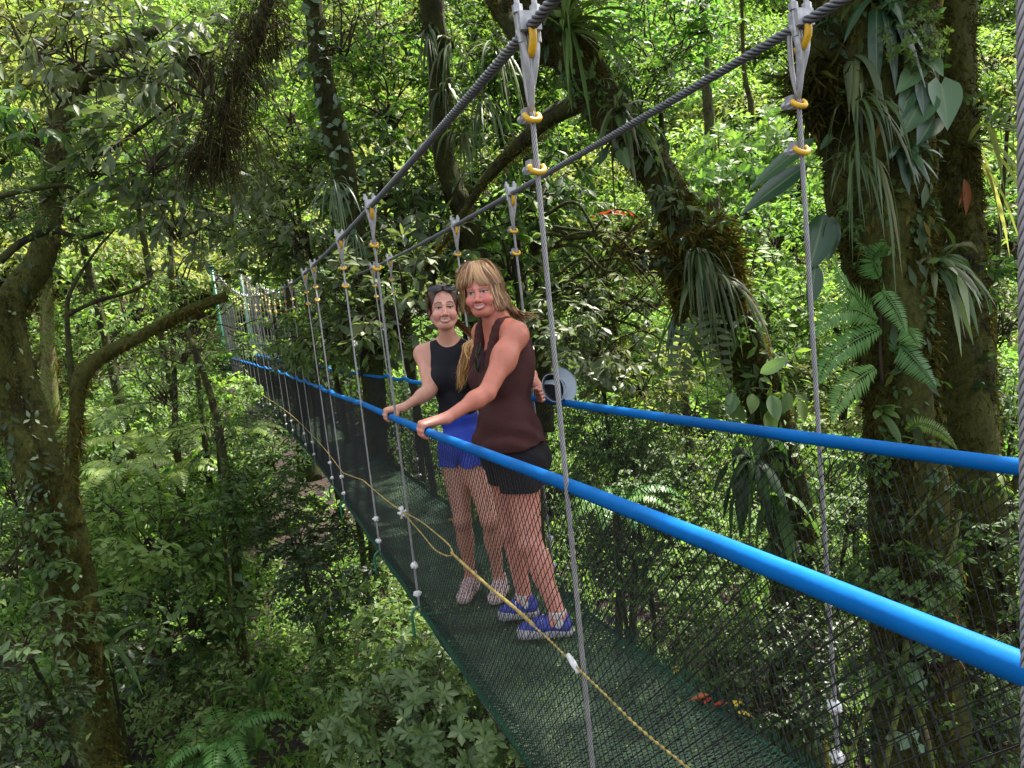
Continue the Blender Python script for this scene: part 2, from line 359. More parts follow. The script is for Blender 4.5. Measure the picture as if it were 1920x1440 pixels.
def deck_xyz(u,y,dz=0):
    """u -1..1 flat deck, beyond wraps up the sides"""
    W=HW+.005; over=np.maximum(np.abs(u)-1,0)*W
    x=np.sign(u)*np.minimum(np.abs(u),1)*W*(1+.0*u); 
    z=bzd(y)+dz-.035*(1-np.minimum(np.abs(u),1)**2)+over+.006*np.sin(y*7+u*3)
    return np.stack([x+bx(y)+np.sign(u)*.012*(over>0),y,z],-1)
for nm,mt,dz,sp,sl,umax,r in (('deck_net','net_dark',0.,.019,.62,1.0,.0021),('deck_net','net_grey',-.012,.023,1.3,1.0,.0021)):
    mb=MB(); K=9
    u=np.linspace(-umax,umax,K)[None]
    for sg in (-1,1):
        y0=np.arange(-2.2,YEND+.8,sp)[:,None]; y=np.clip(y0+sg*sl*HW*u*.5+.002*rng.normal(size=y0.shape),-1.5,YEND)
        V,f=cords(BL(deck_xyz(u+0*y,y,dz)),r); mb.add(V,f)
    mb.obj(nm,M[mt],bridge,smooth=False)
for s in (-1,1):   # green net laced along both deck edges and up the sides
    mb=MB(); u=s*np.linspace(.82,1.14,6)[None]
    for sg in (-1,1):
        y0=np.arange(-2,YEND+.5,.027)[:,None]; y=np.clip(y0+sg*.16*(np.abs(u)-1)+.003*rng.normal(size=y0.shape),-1.5,YEND)
        V,f=cords(BL(deck_xyz(u+0*y,y,.006)),.0021); mb.add(V,f)
    y=np.arange(-1.5,YEND,.1)
    V,f=tube(BL(deck_xyz(np.full_like(y,s*1.0),y,0.)),.007,6); mb.add(V,f)
    mb.obj('edge_net',M['net_green'],bridge,smooth=False)
# hangers with clips
def eye_clip(mb_g,mb_y,c,ax,side):
    """wire clip: galvanised saddle plus yellow sleeve round the rope"""
    c=np.asarray(c,float)
    V,f=box(c-side*.022+ax*(-.006),(.014,.013,.016),side,np.cross(ax,side),ax); mb_g.add(V,f)
    for q in (-1,1):
        b=np.cross(ax,side)*q*.012
        V,f=tube([c+b-side*.012,c+b-side*.048],.0055,6); mb_g.add(V,f)
        V,f=tube([c+b-side*.030,c+b-side*.042],.010,6); mb_g.add(V,f)
    th=np.linspace(-2.0,2.0,12); b=np.cross(ax,side)
    P=c+np.cos(th)[:,None]*side*.014+np.sin(th)[:,None]*b*.017+ax*(.012*np.cos(th))[:,None]
    V,f=tube(P,.0068,7); mb_y.add(V,f)
for s,hy in ((-1,hyL),(1,hyR)):
    for i,y in enumerate(hy):
        top=np.array([s*HW+float(bx(y)),y,float(bzm(y))]); bot=np.array([s*(HW+.02)+float(bx(y)),y+.0,float(bzd(y))+.02])
        ax=(bot-top)/np.linalg.norm(bot-top); L=np.linalg.norm(bot-top)
        e0=top+ax*.17; near=y<8.5
        n=max(12,int(L/.005)) if y<4 else 12
        P=e0+(bot-e0)*np.linspace(0,1,n)[:,None]
        mb=MB()
        if y<4: V,f=tube(BL(P),.0064,24,lobes=6,amp=.22,pitch=.07); gr=groove(P,24,6,.07)
        else: V,f=tube(BL(P),.0062,6); gr=np.full(len(V),.7)
        mb.add(V,f,groove=gr)
        side=np.array([0,-1.,0]); side=side-ax*side.dot(ax); side/=np.linalg.norm(side)
        # the eye: two legs up round the main cable
        for q in (-1,1):
            Q=np.array([e0,e0-ax*.06+side*q*.016,top+ax*.02+side*q*.020,top-ax*.010+side*q*.012]); V,f=tube(BL(smooth_path(Q,10)),.0065,7); mb.add(V,f,groove=np.full(len(V),.7))
        h=mb.obj('hanger',M['strand_pale'],bridge)
        tang=np.array([0,1.,-.065]); tang/=np.linalg.norm(tang); xo=np.array([1.,0,0]); upv=np.cross(xo,tang); upv=upv*np.sign(upv[2]); c0=top-tang*.026
        def part(name,mk,fill,smooth=True):
            k=MB(); fill(k); k.V=[BL(v) for v in k.V]
            if near: k.obj(name,M[mk],h,smooth=smooth)
            else: extra.append((k,mk))
        extra=[]
        def clamp(k):
            k.add(*box(c0+upv*.012,(.025,.017,.020),xo,tang,upv))
            for q in (-1,1):
                b=c0+xo*q*.021; k.add(*tube([b-upv*.03,b+upv*.062],.0065,7)); k.add(*tube([b+upv*.033,b+upv*.05],.012,6))
        part('cable_clamp','galv',clamp,False)
        def thim(k):
            for q in (-1,1): k.add(*tube(smooth_path(np.array([top-tang*.018+xo*.018*q,top+ax*.06-tang*.024+xo*.012*q,e0-ax*.02]),10),np.linspace(.011,.005,10),7))
        part('thimble','galv',thim)
        part('yellow_sleeve','yellow',lambda k:k.add(*tube(smooth_path(np.array([top-tang*.047+upv*.004,top-tang*.046+ax*.03,top-tang*.028+ax*.052,top-tang*.002+ax*.055]),12),.0095,8)))
        for dd in (.01,.125):
            ga=MB(); ya_=MB(); eye_clip(ga,ya_,e0+ax*dd,ax,side)
            for nm_,mk_,z_ in (('wire_clip','galv',ga),('yellow_sleeve','yellow',ya_)):
                z_.V=[BL(v) for v in z_.V]
                if near: z_.obj(nm_,M[mk_],h,smooth=mk_=='yellow')
                else: extra.append((z_,mk_))
        for d in (.10,.26):
            c=bot-ax*d
            def knot(k):
                k.add(*tube([c-ax*.016,c-ax*.006,c+ax*.006,c+ax*.016],[.010,.019,.019,.010],8))
                for _ in range(7):
                    v=rng.normal(size=3); v/=np.linalg.norm(v); k.add(*tube([c+v*.008,c+v*.024],.006,5))
            part('rope_clip','white_cord',knot)
        o=np.array([s*1.,0,0])
        def hook(k):
            Q=np.array([bot-ax*.03,bot+o*.015+np.array([0,0,.025]),bot+o*.042+np.array([0,0,.0]),bot+o*.046+np.array([0,0,-.075]),bot+o*.044+np.array([0,0,-.13])])
            k.add(*tube(smooth_path(Q,14),.0085,8))
            Q=np.array([bot+np.array([0,0,-.02]),[float(bx(y)),y,float(bzd(y))-.065],[-s*HW+float(bx(y)),y,float(bzd(y))-.02]]).astype(float)
            k.add(*tube(smooth_path(Q,8),.0085,8))
        part('green_hook','green_paint',hook)
        if extra:
            k=MB(); 
            for kk,mk in extra:
                for v_ in [0]:
                    off=k.n; k.V+=kk.V; k.Fs+=[(f+off,['galv','yellow','white_cord','green_paint'].index(mk)) for f,_ in kk.Fs]; k.n+=kk.n
            k.obj('clips',[M[q] for q in ('galv','yellow','white_cord','green_paint')],h)
# far towers
for s in (-1,1):
    y=YEND; x=s*(HW+.05)+float(bx(y)); zt_=float(bzm(y))+.12
    mb=MB(); V,f=tube(BL([[x,y,float(bzd(y))-2.5],[x,y,zt_]]),.06,10); mb.add(V,f)
    V,f=box(BL([x,y,zt_]),(.09,.09,.03)); mb.add(V,f)
    mb.obj('tower_post',M['green_paint'],bridge)
    mb=MB(); u=np.linspace(0,1,5)
    for k in range(26):
        yy=y-.1-k*.13
        V,f=tube(BL(np.stack([np.full(5,s*(HW+.02))+bx(yy),np.full(5,yy),float(bzd(yy))+u*(float(bzm(yy))-float(bzd(yy)))],-1)),.005,4); mb.add(V,f)
    mb.obj('approach_net',M['far_wire'],bridge)
# yellow guide rope along the left net, doubled into a loop beside the second hanger
rp=thing('yellow_rope','thin yellow rope strung along the outside of the left netting, tied into a loop','rope',(-.38,3,-1.2))
def xpl(px,py,x):
    d=ray(px,py); return CAM+d*((x-CAM[0])/d[0])
def ropepath(pts): return smooth_path(local(rp,[xpl(a,b,-.385+float(bx(0))*0) for a,b in pts]),60)
mb=MB()
far=np.array([[-.385+float(bx(y)),y,float(bzd(y))+h] for y,h in ((24,.5),(18,.40),(13,.41),(8.84,.395),(6.6,.36))])
V,f=tube(np.concatenate([smooth_path(local(rp,far),30),ropepath([(680,900),(720,934),(755,960)])]),.0038,6); mb.add(V,f)
V,f=tube(ropepath([(755,960),(790,1000),(815,1030),(838,1042),(850,1040)]),.0042,7,lobes=3,amp=.2,pitch=.05); mb.add(V,f)
V,f=tube(ropepath([(755,960),(785,975),(815,998),(842,1022),(850,1040)]),.0042,7,lobes=3,amp=.2,pitch=.05); mb.add(V,f)
V,f=tube(ropepath([(846,1036),(905,1090),(965,1140),(1000,1172)]),.0068,9,lobes=4,amp=.3,pitch=.06); mb.add(V,f)
V,f=tube(ropepath([(990,1165),(1030,1200),(1075,1245),(1128,1296),(1200,1366),(1290,1440),(1400,1530),(1700,1760)]),.0042,8,lobes=3,amp=.25,pitch=.05); mb.add(V,f)
rope_o=mb.obj('rope_strand',M['rope'],rp)
mb=MB()
for q in ((755,961),(1075,1244)):
    c=local(rp,xpl(*q,-.385)); V,f=tube([c+np.array([0,-.03,-.01]),c,c+np.array([0,.03,.01])],[.006,.009,.006],8); mb.add(V,f)
    if q[0]<800:
        for _ in range(9):
            v=rng.normal(size=3); v/=np.linalg.norm(v); V,f=tube([c,c+v*.035],.007,5); mb.add(V,f)
mb.obj('white_knot',M['white_cord'],rp)
# ------------------------------------------------------------------ people: bodies from blended distance fields, one continuous surface each
import openvdb
class Field:
    def __init__(s,lo,hi,h):
        s.lo=np.array(lo,float); s.h=h; s.n=np.ceil((np.array(hi)-s.lo)/h).astype(int)+1; s.a=np.full(s.n,.05,np.float32)
        s.X=np.eye(3); s.O=np.zeros(3)          # local frame: world = O + p@X
    def frame(s,O,X): s.O=np.array(O,float); s.X=np.array(X,float); return s
    def _do(s,c,R,fn,k,op):
        """c,R world bounding ball(s) lo/hi"""
        i0=np.clip(np.floor((c-R-s.lo)/s.h).astype(int),0,s.n-1); i1=np.clip(np.ceil((c+R-s.lo)/s.h).astype(int)+1,1,s.n)
        if np.any(i1<=i0): return
        g=[s.lo[q]+s.h*np.arange(i0[q],i1[q]) for q in range(3)]
        P=np.stack(np.meshgrid(*g,indexing='ij'),-1); P=(P-s.O)@s.X.T
        d=fn(P); sl=tuple(slice(i0[q],i1[q]) for q in range(3)); A=s.a[sl]
        if op=='u':
            if k>0: hh=np.maximum(k-np.abs(A-d),0)/k; s.a[sl]=np.minimum(A,d)-hh*hh*k*.25
            else: s.a[sl]=np.minimum(A,d)
        elif op=='s':
            d=-d
            if k>0: hh=np.maximum(k-np.abs(A-d),0)/k; s.a[sl]=np.maximum(A,d)+hh*hh*k*.25
            else: s.a[sl]=np.maximum(A,d)
    def cap(s,a,b,ra,rb,k=.02,op='u',sq=None):
        a=np.array(a,float);b=np.array(b,float)
        def fn(P):
            ba=b-a; t=np.clip(((P-a)@ba)/(ba@ba+1e-12),0,1); d=P-a-t[...,None]*ba
            if sq is not None: d=d/np.asarray(sq)
            return np.linalg.norm(d,axis=-1)-(ra+(rb-ra)*t)
        wa=s.O+a@s.X; wb=s.O+b@s.X; m=1.0 if sq is None else max(1,max(sq)); c=(wa+wb)/2; R=np.abs(wa-wb)/2+max(ra,rb)*m+k+.012
        s._do(c,R,fn,k,op); return s
    def ell(s,c,r,k=.02,op='u',X=None):
        c=np.array(c,float); r=np.array(r,float); X=np.eye(3) if X is None else np.array(X,float)
        def fn(P):
            q=(P-c)@X.T; k0=np.linalg.norm(q/r,axis=-1); k1=np.linalg.norm(q/(r*r),axis=-1)+1e-9; return k0*(k0-1)/k1
        s._do(s.O+c@s.X,np.full(3,r.max()+k+.012),fn,k,op); return s
    def half(s,p,nrm,k=.0):
        """cut away the side nrm points to"""
        p=np.array(p,float); nrm=np.array(nrm,float)/np.linalg.norm(nrm); g=[s.lo[q]+s.h*np.arange(s.n[q]) for q in range(3)]
        P=np.stack(np.meshgrid(*g,indexing='ij'),-1); P=(P-s.O)@s.X.T; d=(P-p)@nrm; s.a=np.maximum(s.a,d.astype(np.float32)); return s
    def warp(s,fn):
        g=[s.lo[q]+s.h*np.arange(s.n[q]) for q in range(3)]; P=np.stack(np.meshgrid(*g,indexing='ij'),-1); s.a=s.a+fn(P).astype(np.float32); return s
    def surf(s):
        s.a[0]=s.a[-1]=.05; s.a[:,0]=s.a[:,-1]=.05; s.a[:,:,0]=s.a[:,:,-1]=.05
        g=openvdb.FloatGrid(.05); g.copyFromArray(np.ascontiguousarray(s.a)); v,q=g.convertToQuads(0.0); v=np.asarray(v,float)*s.h+s.lo; q=np.asarray(q)
        e1=v[q[:,1]]-v[q[:,0]]; e2=v[q[:,2]]-v[q[:,0]]; nn=np.cross(e1,e2); vol=(nn*(v[q[:,0]]-v.mean(0))).sum()
        if vol<0: q=q[:,::-1]
        return v,q
def skinmat(name):
    m,nt,b=mat(name); a=nd(nt,'ShaderNodeAttribute'); a.attribute_name='tone'
    tc=nd(nt,'ShaderNodeTexCoord'); n1=nd(nt,'ShaderNodeTexNoise'); n1.inputs['Scale'].default_value=38; n1.inputs['Detail'].default_value=5; nt.links.new(tc.outputs['Object'],n1.inputs['Vector'])
    mx=nd(nt,'ShaderNodeMix',data_type='RGBA',blend_type='MULTIPLY'); mx.inputs['Factor'].default_value=.35
    cr=nd(nt,'ShaderNodeValToRGB'); cr.color_ramp.elements[0].position=.3; cr.color_ramp.elements[0].color=(.78,.66,.62,1); cr.color_ramp.elements[1].position=.7; cr.color_ramp.elements[1].color=(1.1,1.06,1.04,1)
    nt.links.new(n1.outputs['Fac'],cr.inputs[0]); nt.links.new(a.outputs['Color'],mx.inputs['A']); nt.links.new(cr.outputs[0],mx.inputs['B'])
    nt.links.new(mx.outputs['Result'],b.inputs['Base Color']); b.inputs['Roughness'].default_value=.42; b.inputs['Specular IOR Level'].default_value=.45
    b.inputs['Subsurface Weight'].default_value=.12; b.inputs['Subsurface Radius'].default_value=(.012,.004,.002); b.inputs['Subsurface Scale'].default_value=1.
    return m
M['skin']=skinmat('skin')
def hairmat(name,cols):
    m,nt,b=mat(name); L=nt.links; geo=nd(nt,'ShaderNodeNewGeometry'); a=nd(nt,'ShaderNodeAttribute'); a.attribute_name='mid'
    mx=nd(nt,'ShaderNodeMix'); mx.inputs['Factor'].default_value=.62; L.new(geo.outputs['Random Per Island'],mx.inputs['A']); L.new(a.outputs['Fac'],mx.inputs['B'])
    cr=nd(nt,'ShaderNodeValToRGB'); e=cr.color_ramp.elements
    while len(e)<len(cols): e.new(.5)
    for i,c in enumerate(cols): e[i].position=.12+.76*i/(len(cols)-1); e[i].color=list(c)+[1]
    L.new(mx.outputs['Result'],cr.inputs[0]); L.new(cr.outputs[0],b.inputs['Base Color']); b.inputs['Roughness'].default_value=.4; b.inputs['Specular IOR Level'].default_value=.5; return m
M['hair_a']=hairmat('blonde_brown_hair',[(.10,.042,.016),(.19,.085,.030),(.29,.14,.05),(.40,.21,.085),(.54,.33,.155)])
M['hair_b']=hairmat('brown_hair',[(.035,.016,.009),(.085,.040,.019),(.17,.085,.038)])
M['hair_tip']=hairmat('blonde_hair_ends',[(.15,.065,.02),(.32,.15,.04),(.52,.29,.08),(.72,.48,.18)])
M['tank_brown']=simple('brown_jersey',(.050,.017,.015),.85,bump=.3,bscale=140,var=.12,vscale=14,spec=.2)
M['tank_black']=simple('black_jersey',(.009,.009,.012),.8,bump=.3,bscale=140,spec=.25)
M['shorts_black']=simple('black_shorts_cloth',(.010,.008,.010),.85,bump=.3,bscale=120,spec=.25)
M['shorts_blue']=simple('blue_shorts_cloth',(.006,.036,.36),.6,bump=.3,bscale=120,var=.15,vscale=10)
M['shoe_blue']=simple('blue_shoe_mesh',(.045,.060,.30),.75,bump=.6,bscale=260,var=.35,vscale=50)
M['shoe_pink']=simple('pale_pink_shoe_mesh',(.50,.36,.35),.8,bump=.6,bscale=260,var=.2,vscale=50)
M['sole_grey']=simple('grey_sole',(.30,.29,.29),.7,var=.4,vscale=40)
M['sole_pink']=simple('pink_sole',(.52,.40,.36),.7,var=.2,vscale=40)
M['sock']=simple('white_sock',(.55,.50,.48),.9,bump=.4,bscale=200)
M['lens']=simple('dark_lens',(.004,.004,.005),.1,spec=.35)
M['frame_black']=simple('black_plastic',(.008,.008,.008),.3)
M['visor']=simple('pale_grey_visor_cloth',(.20,.235,.265),.85,bump=.3,bscale=150,var=.08)
M['visor_in']=simple('dark_visor_inside',(.02,.02,.022),.9)  # near-black, so the inside of the visor looks hollow and shaded
M['lace']=simple('white_lace',(.7,.7,.72),.8)

def head_frame(eyemid,turn,roll,pitch=0.):
    """axes rows: her left (x), forward (y), up (z); turn>0 = towards picture left, roll>0 = top leans picture left"""
    v=norm(CAM-eyemid); rt=norm(np.cross(np.cross(RT,v),v))*-1; rt=norm(RT-v*(RT@v)); up=np.cross(v,-rt); up=norm(UP-v*(UP@v)-rt*(UP@rt))
    u=up*math.cos(roll)-rt*math.sin(roll); r_=rt*math.cos(roll)+up*math.sin(roll)
    f_=v*math.cos(turn)-r_*math.sin(turn); x=r_*math.cos(turn)+v*math.sin(turn)      # her left appears at picture right
    f2=f_*math.cos(pitch)+u*math.sin(pitch); u2=u*math.cos(pitch)-f_*math.sin(pitch)
    return np.array([x,f2,u2])
def build_head(B,O,X,wide=1.,smile=1.):
    B.frame(O,X)
    B.ell((0,-.014,.036),(.075*wide,.094,.086),.0)
    B.ell((0,.024,-.03),(.060*wide,.070,.088),.02)
    B.ell((0,.054,-.095),(.028*wide,.030,.021),.025)
    for s in (-1,1):
        B.ell((s*.037*wide,.063,-.036),(.023,.023,.021),.016)
        B.cap((s*.060*wide,.0,-.052),(s*.026,.052,-.093),.014,.014,.03)
        B.cap((s*.012,.084,.018),(s*.044,.071,.019),.009,.008,.014)
        B.ell((s*.031,.093,.002),(.018,.017,.0125),.012,'s')
        B.ell((s*.031,.0715,.000),(.0135,.0125,.0115),.003)
        B.cap((s*.017,.083,.006),(s*.044,.074,.006),.0035,.003,.006)       # upper lid
        B.cap((s*.019,.081,-.009),(s*.042,.074,-.008),.003,.0025,.006)
        B.ell((s*.0135,.092,-.041),(.0085,.0105,.0075),.004)
        B.ell((s*.076*wide,-.008,-.006),(.007,.018,.030),.008)
        B.cap((s*.026,.078,-.040),(s*.040,.066,-.060),.007,.006,.014); B.ell((s*.040,.066,-.040),(.020,.018,.018),.02)       # smile fold cheek
    B.cap((0,.086,.010),(0,.106,-.033),.0065,.0095,.010)
    B.ell((0,.108,-.036),(.0110,.0105,.0095),.006)
    # mouth: lips along a smiling curve and an opening between them
    t=np.linspace(-1,1,9); mx=.034*t; mz=-.067+.011*t*t; my=.0925-.024*t*t
    for i in range(8):
        B.cap((mx[i],my[i],mz[i]+.006*(1-t[i]**2)),(mx[i+1],my[i+1],mz[i+1]+.006*(1-t[i+1]**2)),.0042,.0042,.006)
        B.cap((mx[i],my[i]-.001,mz[i]-.008*(1-t[i]**2)),(mx[i+1],my[i+1]-.001,mz[i+1]-.008*(1-t[i+1]**2)),.0050,.0050,.006)
    B.frame((0,0,0),np.eye(3))
def head_tone(v,O,X,base,c,lip,blush,brow,wide=1.,bw=.0042,ba=.55):
    q=(v-O)@X.T; x,y,z=q.T; ax=np.abs(x); front=(y>.035)&(np.abs(z)<.13)&(ax<.09)
    def put(mask,col,a=1.):
        a=np.asarray(a,float)*mask; c[:]=c*(1-a[:,None])+np.array(col)*a[:,None]
    put(front,blush,.55*np.exp(-((ax-.037)**2/.0003+(z+.038)**2/.0005)))
    put(front,blush,.5*np.exp(-(x**2/.00018+(z+.036)**2/.0003)))
    t=np.clip(x/.035,-1,1); zc=-.067+.011*t*t; inm=(ax<.036)&front&(y>.05)
    put(inm,lip,np.exp(-((z-zc+.001)**2)/(.0098**2*(1.05-t*t)+1e-6))*.95)
    teeth=inm&(ax<.028)&(z<zc+.0036*(1-t*t)+.0006)&(z>zc-.0056*(1-t*t))
    put(teeth,(.52,.465,.41),1.)
    put(inm&(ax>=.025)&(ax<.033)&(np.abs(z-zc)<.0030),(.12,.03,.025),.75)
    put(inm&(np.abs(z-zc-.0042*(1-t*t))<.0016)&(ax<.028),(.16,.04,.035),.6)
    put(front,c.mean(0)*.45,.38*np.exp(-(((ax-.030)/.017)**2+((z-.0085)/.0060)**2))); put(front,c.mean(0)*.5,.30*np.exp(-(((ax-.029)/.014)**2+((z+.0105)/.0045)**2)))  # shade of the eye sockets painted into the skin tone
    put(front,np.array(lip)*.55,.45*np.exp(-(((ax-(.024+.35*np.clip(-.038-z,0,.04)))/.0035)**2))*((z<-.038)&(z>-.070)))  # painted crease shade: smile folds, then below the lip
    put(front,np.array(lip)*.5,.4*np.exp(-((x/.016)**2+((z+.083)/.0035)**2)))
    # brows, eyes
    bz=.0245+.004*np.clip((ax-.014)/.018,0,1)-.006*np.clip((ax-.034)/.014,0,1); put(front&(ax>.012)&(ax<.050)&(np.abs(z-bz)<bw),brow,ba)
    e=((ax-.031)/.0145)**2+((z+.0006)/.0056)**2; put(front&(e<1),(.42,.38,.36),1.)
    ir=((ax-.031))**2+(z-.0005)**2; put(front&(e<1)&(ir<.0066**2),(.035,.032,.028),1.); put(front&(e<1)&(ir<.0033**2),(.006,.005,.005),1.)
    put(front&(e<2.0)&(e>.6)&(z>.0003),(.02,.011,.008),.95); put(front&(e<1.5)&(e>1.0)&(z<=-.0005),(.16,.06,.045),.5)
    put(front&(np.abs(ax-.011)<.005)&(np.abs(z+.0475)<.0028),(.16,.05,.035),.7)  # nostril shade painted on
def rail_axis(y):
    c=np.array([-HW+float(bx(y))+.008*math.sin(y*1.7-1),y,float(bzr(y))]); t=np.array([0,1.,-.0635]); t/=np.linalg.norm(t); o=np.array([-1.,0,0]); n=np.cross(o,t); n=n*np.sign(n[2]); return c,t,o,n
def grip(B,y,wrist,thumb,R=.0190,sc=1.,spread=.0205):
    """hand closed over the handrail; thumb=+1 on the far side (+y) or -1"""
    c,t,o,n=rail_axis(y); w=np.array(wrist,float)
    lens=[.96,1.04,1.0,.86]; kn=[]
    for i in range(4):
        s=(1.5-i)*spread*thumb*sc; rf=.0088*sc*(.9 if i==3 else 1); rr=R+rf*.92
        pt=lambda a,e=0.: c+(np.cos(math.radians(a))*o+np.sin(math.radians(a))*n)*(rr+e)+t*s
        A=np.array([62,24,-16,-52])-np.array([0,0,0,1])*(1-lens[i])*120+rng.uniform(-4,4)
        k_=pt(A[0],.010)+n*.003; kn.append(k_); P=[k_,pt(A[1],.004),pt(A[2],.001),pt(A[3])]
        for j in range(3): B.cap(P[j],P[j+1],rf*(1.12-.1*j),rf*(1.06-.13*j),.004)
        B.ell(P[1],(rf*1.12,)*3,.004)
    pc=np.mean(kn,0); ax=norm(w-pc)
    for i in range(4):
        B.cap(kn[i],w+(kn[i]-pc)*.42,.0115*sc,.0150*sc,.014)
    B.cap(pc+ax*.02+n*.0,w,.016*sc,.020*sc,.02)
    # thumb leaves the side of the palm and lies along the inner face of the rail
    b=w*.62+pc*.38+t*thumb*.018*sc-n*.006; q1=c-o*(R+.012)+n*.012+t*thumb*.055*sc; q2=c-o*(R+.007)-n*.012+t*thumb*.068*sc
    B.cap(b,q1,.0135*sc,.0105*sc,.012); B.cap(q1,q2,.0105*sc,.0085*sc,.004)
def fist(B,palm,fdir,side,up,w,n=4):
    """hand holding something flat: fingers curled, seen from the knuckles; fdir finger direction, side = towards little finger"""
    for i in range(n):
        s=(i-1.5)*.019; k_=palm+side*s+fdir*.035; p1=k_+fdir*.030+up*.006; p2=p1+fdir*.012-up*.022; p3=p2-fdir*.02-up*.010
        l=[.95,1.,.97,.82][i]; B.cap(k_,p1,.0098,.0092,.005); B.cap(p1,p2,.0092,.0086,.004); B.cap(p2,p3*l+p2*(1-l),.0086,.0078,.004); B.cap(k_,w+side*s*.5,.0115,.015,.014)
    B.cap(palm,w,.017,.021,.02)
    tb=palm-side*.028; B.cap(tb-fdir*.01,tb+fdir*.03-up*.012,.0125,.010,.012); B.cap(tb+fdir*.03-up*.012,tb+fdir*.052+side*.012-up*.024,.010,.0085,.004)
def finish_body(B,root,tone,head=None,name='body'):
    v,q=B.surf(); c=tone(v); mb=MB().add(local(root,v),[q],0,tone=c); return mb.obj(name,M['skin'],root)
def cloth(root,B,name,matk,wr=None):
    if wr is not None: B.warp(wr)
    v,q=B.surf(); return MB().add(local(root,v),[q]).obj(name,M[matk],root)
def shoe(root,heel,toe,z0,mu,ms,seed,lace=True,w_=1.):
    heel=np.array([*heel,z0]);toe=np.array([*toe,z0]); f=norm(toe-heel); L=np.linalg.norm(toe-heel); sd=np.array([-f[1],f[0],0]); X=np.array([f,sd,[0,0,1.]]); O=heel+f*L*.30; k=L/.27
    X=X; lo=np.minimum(heel,toe)-.07; hi=np.maximum(heel,toe)+.07; lo[2]=z0-.02; hi[2]=z0+.16
    A=Field(lo,hi,.0028).frame(O,X)
    A.cap((-.045*k,0,.048),(.05*k,0,.055),.034*w_,.036*w_,.02).cap((.05*k,0,.052),(.132*k,0,.036),.036*w_,.034*w_,.03).cap((-.036*k,0,.06),(-.03*k,0,.094),.036*w_,.034*w_,.02).cap((.0,0,.075),(.07*k,0,.062),.026,.022,.02)
    A.half((0,0,.028),(0,0,-1)); 
    A.ell((-.022*k,0,.118),(.030,.026,.03),.004,'s')
    o=cloth(root,A,'shoe',mu)
    S=Field(lo,hi,.0028).frame(O,X)
    S.cap((-.048*k,0,.022),(.04*k,0,.020),.041*w_,.036*w_,.02).cap((.04*k,0,.020),(.13*k,0,.022),.037*w_,.044*w_,.02); S.half((0,0,.033),(-.10,0,1)); S.half((0,0,.0),(0,0,-1))
    so_=cloth(root,S,'sole',ms); so_.parent=o; so_.matrix_parent_inverse=Matrix.Identity(4)
    if lace:
        mb=MB()
        for i,xx in enumerate((.042,.062,.082)):
            t=np.linspace(-1,1,9); P=np.stack([xx*k+.004*np.sin(t*3)+.006*(i%2)*t,t*.021,.0875-.018*t*t-(xx-.042)*.36+.004],-1); V,f_=tube(local(root,O+P@X),.0026,5); mb.add(V,f_)
        for s in (-1,1):
            t=np.linspace(0,1,8); P=np.stack([.035*k+.02*np.sin(t*3.1),s*(.006+.028*np.sin(t*2.6)),.092+.006*np.sin(t*6)-.02*t],-1); V,f_=tube(local(root,O+P@X),.0026,5); mb.add(V,f_)
        l=mb.obj('lace',M['lace'],root); l.parent=o
    return O,X
def sunglasses(name,label,c,right,up,fwd,folded=False,w=.142):
    root=thing(name,label,'sunglasses',c); right=norm(np.array(right,float)); up=norm(np.array(up,float)); fwd=norm(np.array(fwd,float)); fr=MB(); ln=MB()
    for s in (-1,1):
        th=np.linspace(0,2*np.pi,25)[:-1]; cx=s*w*.245
        X=cx+w*.205*np.sign(np.cos(th))*np.abs(np.cos(th))**.75; Y=.021*np.sign(np.sin(th))*np.abs(np.sin(th))**.75+.002*np.cos(th)*s; Z=-.012*(X/(w/2))**2
        P=X[:,None]*right+Y[:,None]*up+Z[:,None]*fwd; V,f=tube(np.concatenate([P,P[:1]]),.0030,6,caps=False); fr.add(V,f)
        cen=cx*right+.0*up+fwd*(.002-.012*(cx/(w/2))**2); V=np.concatenate([P+fwd*.001,[cen+fwd*.003]]); n=len(P); f=[np.stack([np.arange(n),(np.arange(n)+1)%n,np.full(n,n)],-1)]; ln.add(V,f)
        V2=np.concatenate([P-fwd*.001,[cen+fwd*.001]]); ln.add(V2,f)
    V,f=tube(smooth_path(np.array([-.012*right+.006*up,.009*up+fwd*.002,.012*right+.006*up]),8),.003,6); fr.add(V,f)
    fo=fr.obj('glasses_frame',M['frame_black'],root)
    for s in (-1,1):
        h0=s*w*.47*right+.010*up-fwd*.010
        P=[h0,h0-fwd*.004-s*.02*right,h0-fwd*.006-right*s*.10+up*.002,h0-fwd*.007-right*s*.125-up*.012] if folded else [h0,h0-fwd*.05+right*s*.004,h0-fwd*.095+right*s*.002,h0-fwd*.125-up*.018]
        V,f=tube(smooth_path(np.array(P),12),np.linspace(.0038,.0028,12),6); MB().add(V,f).obj('temple',M['frame_black'],root)
    ln.obj('lens',M['lens'],root); return root
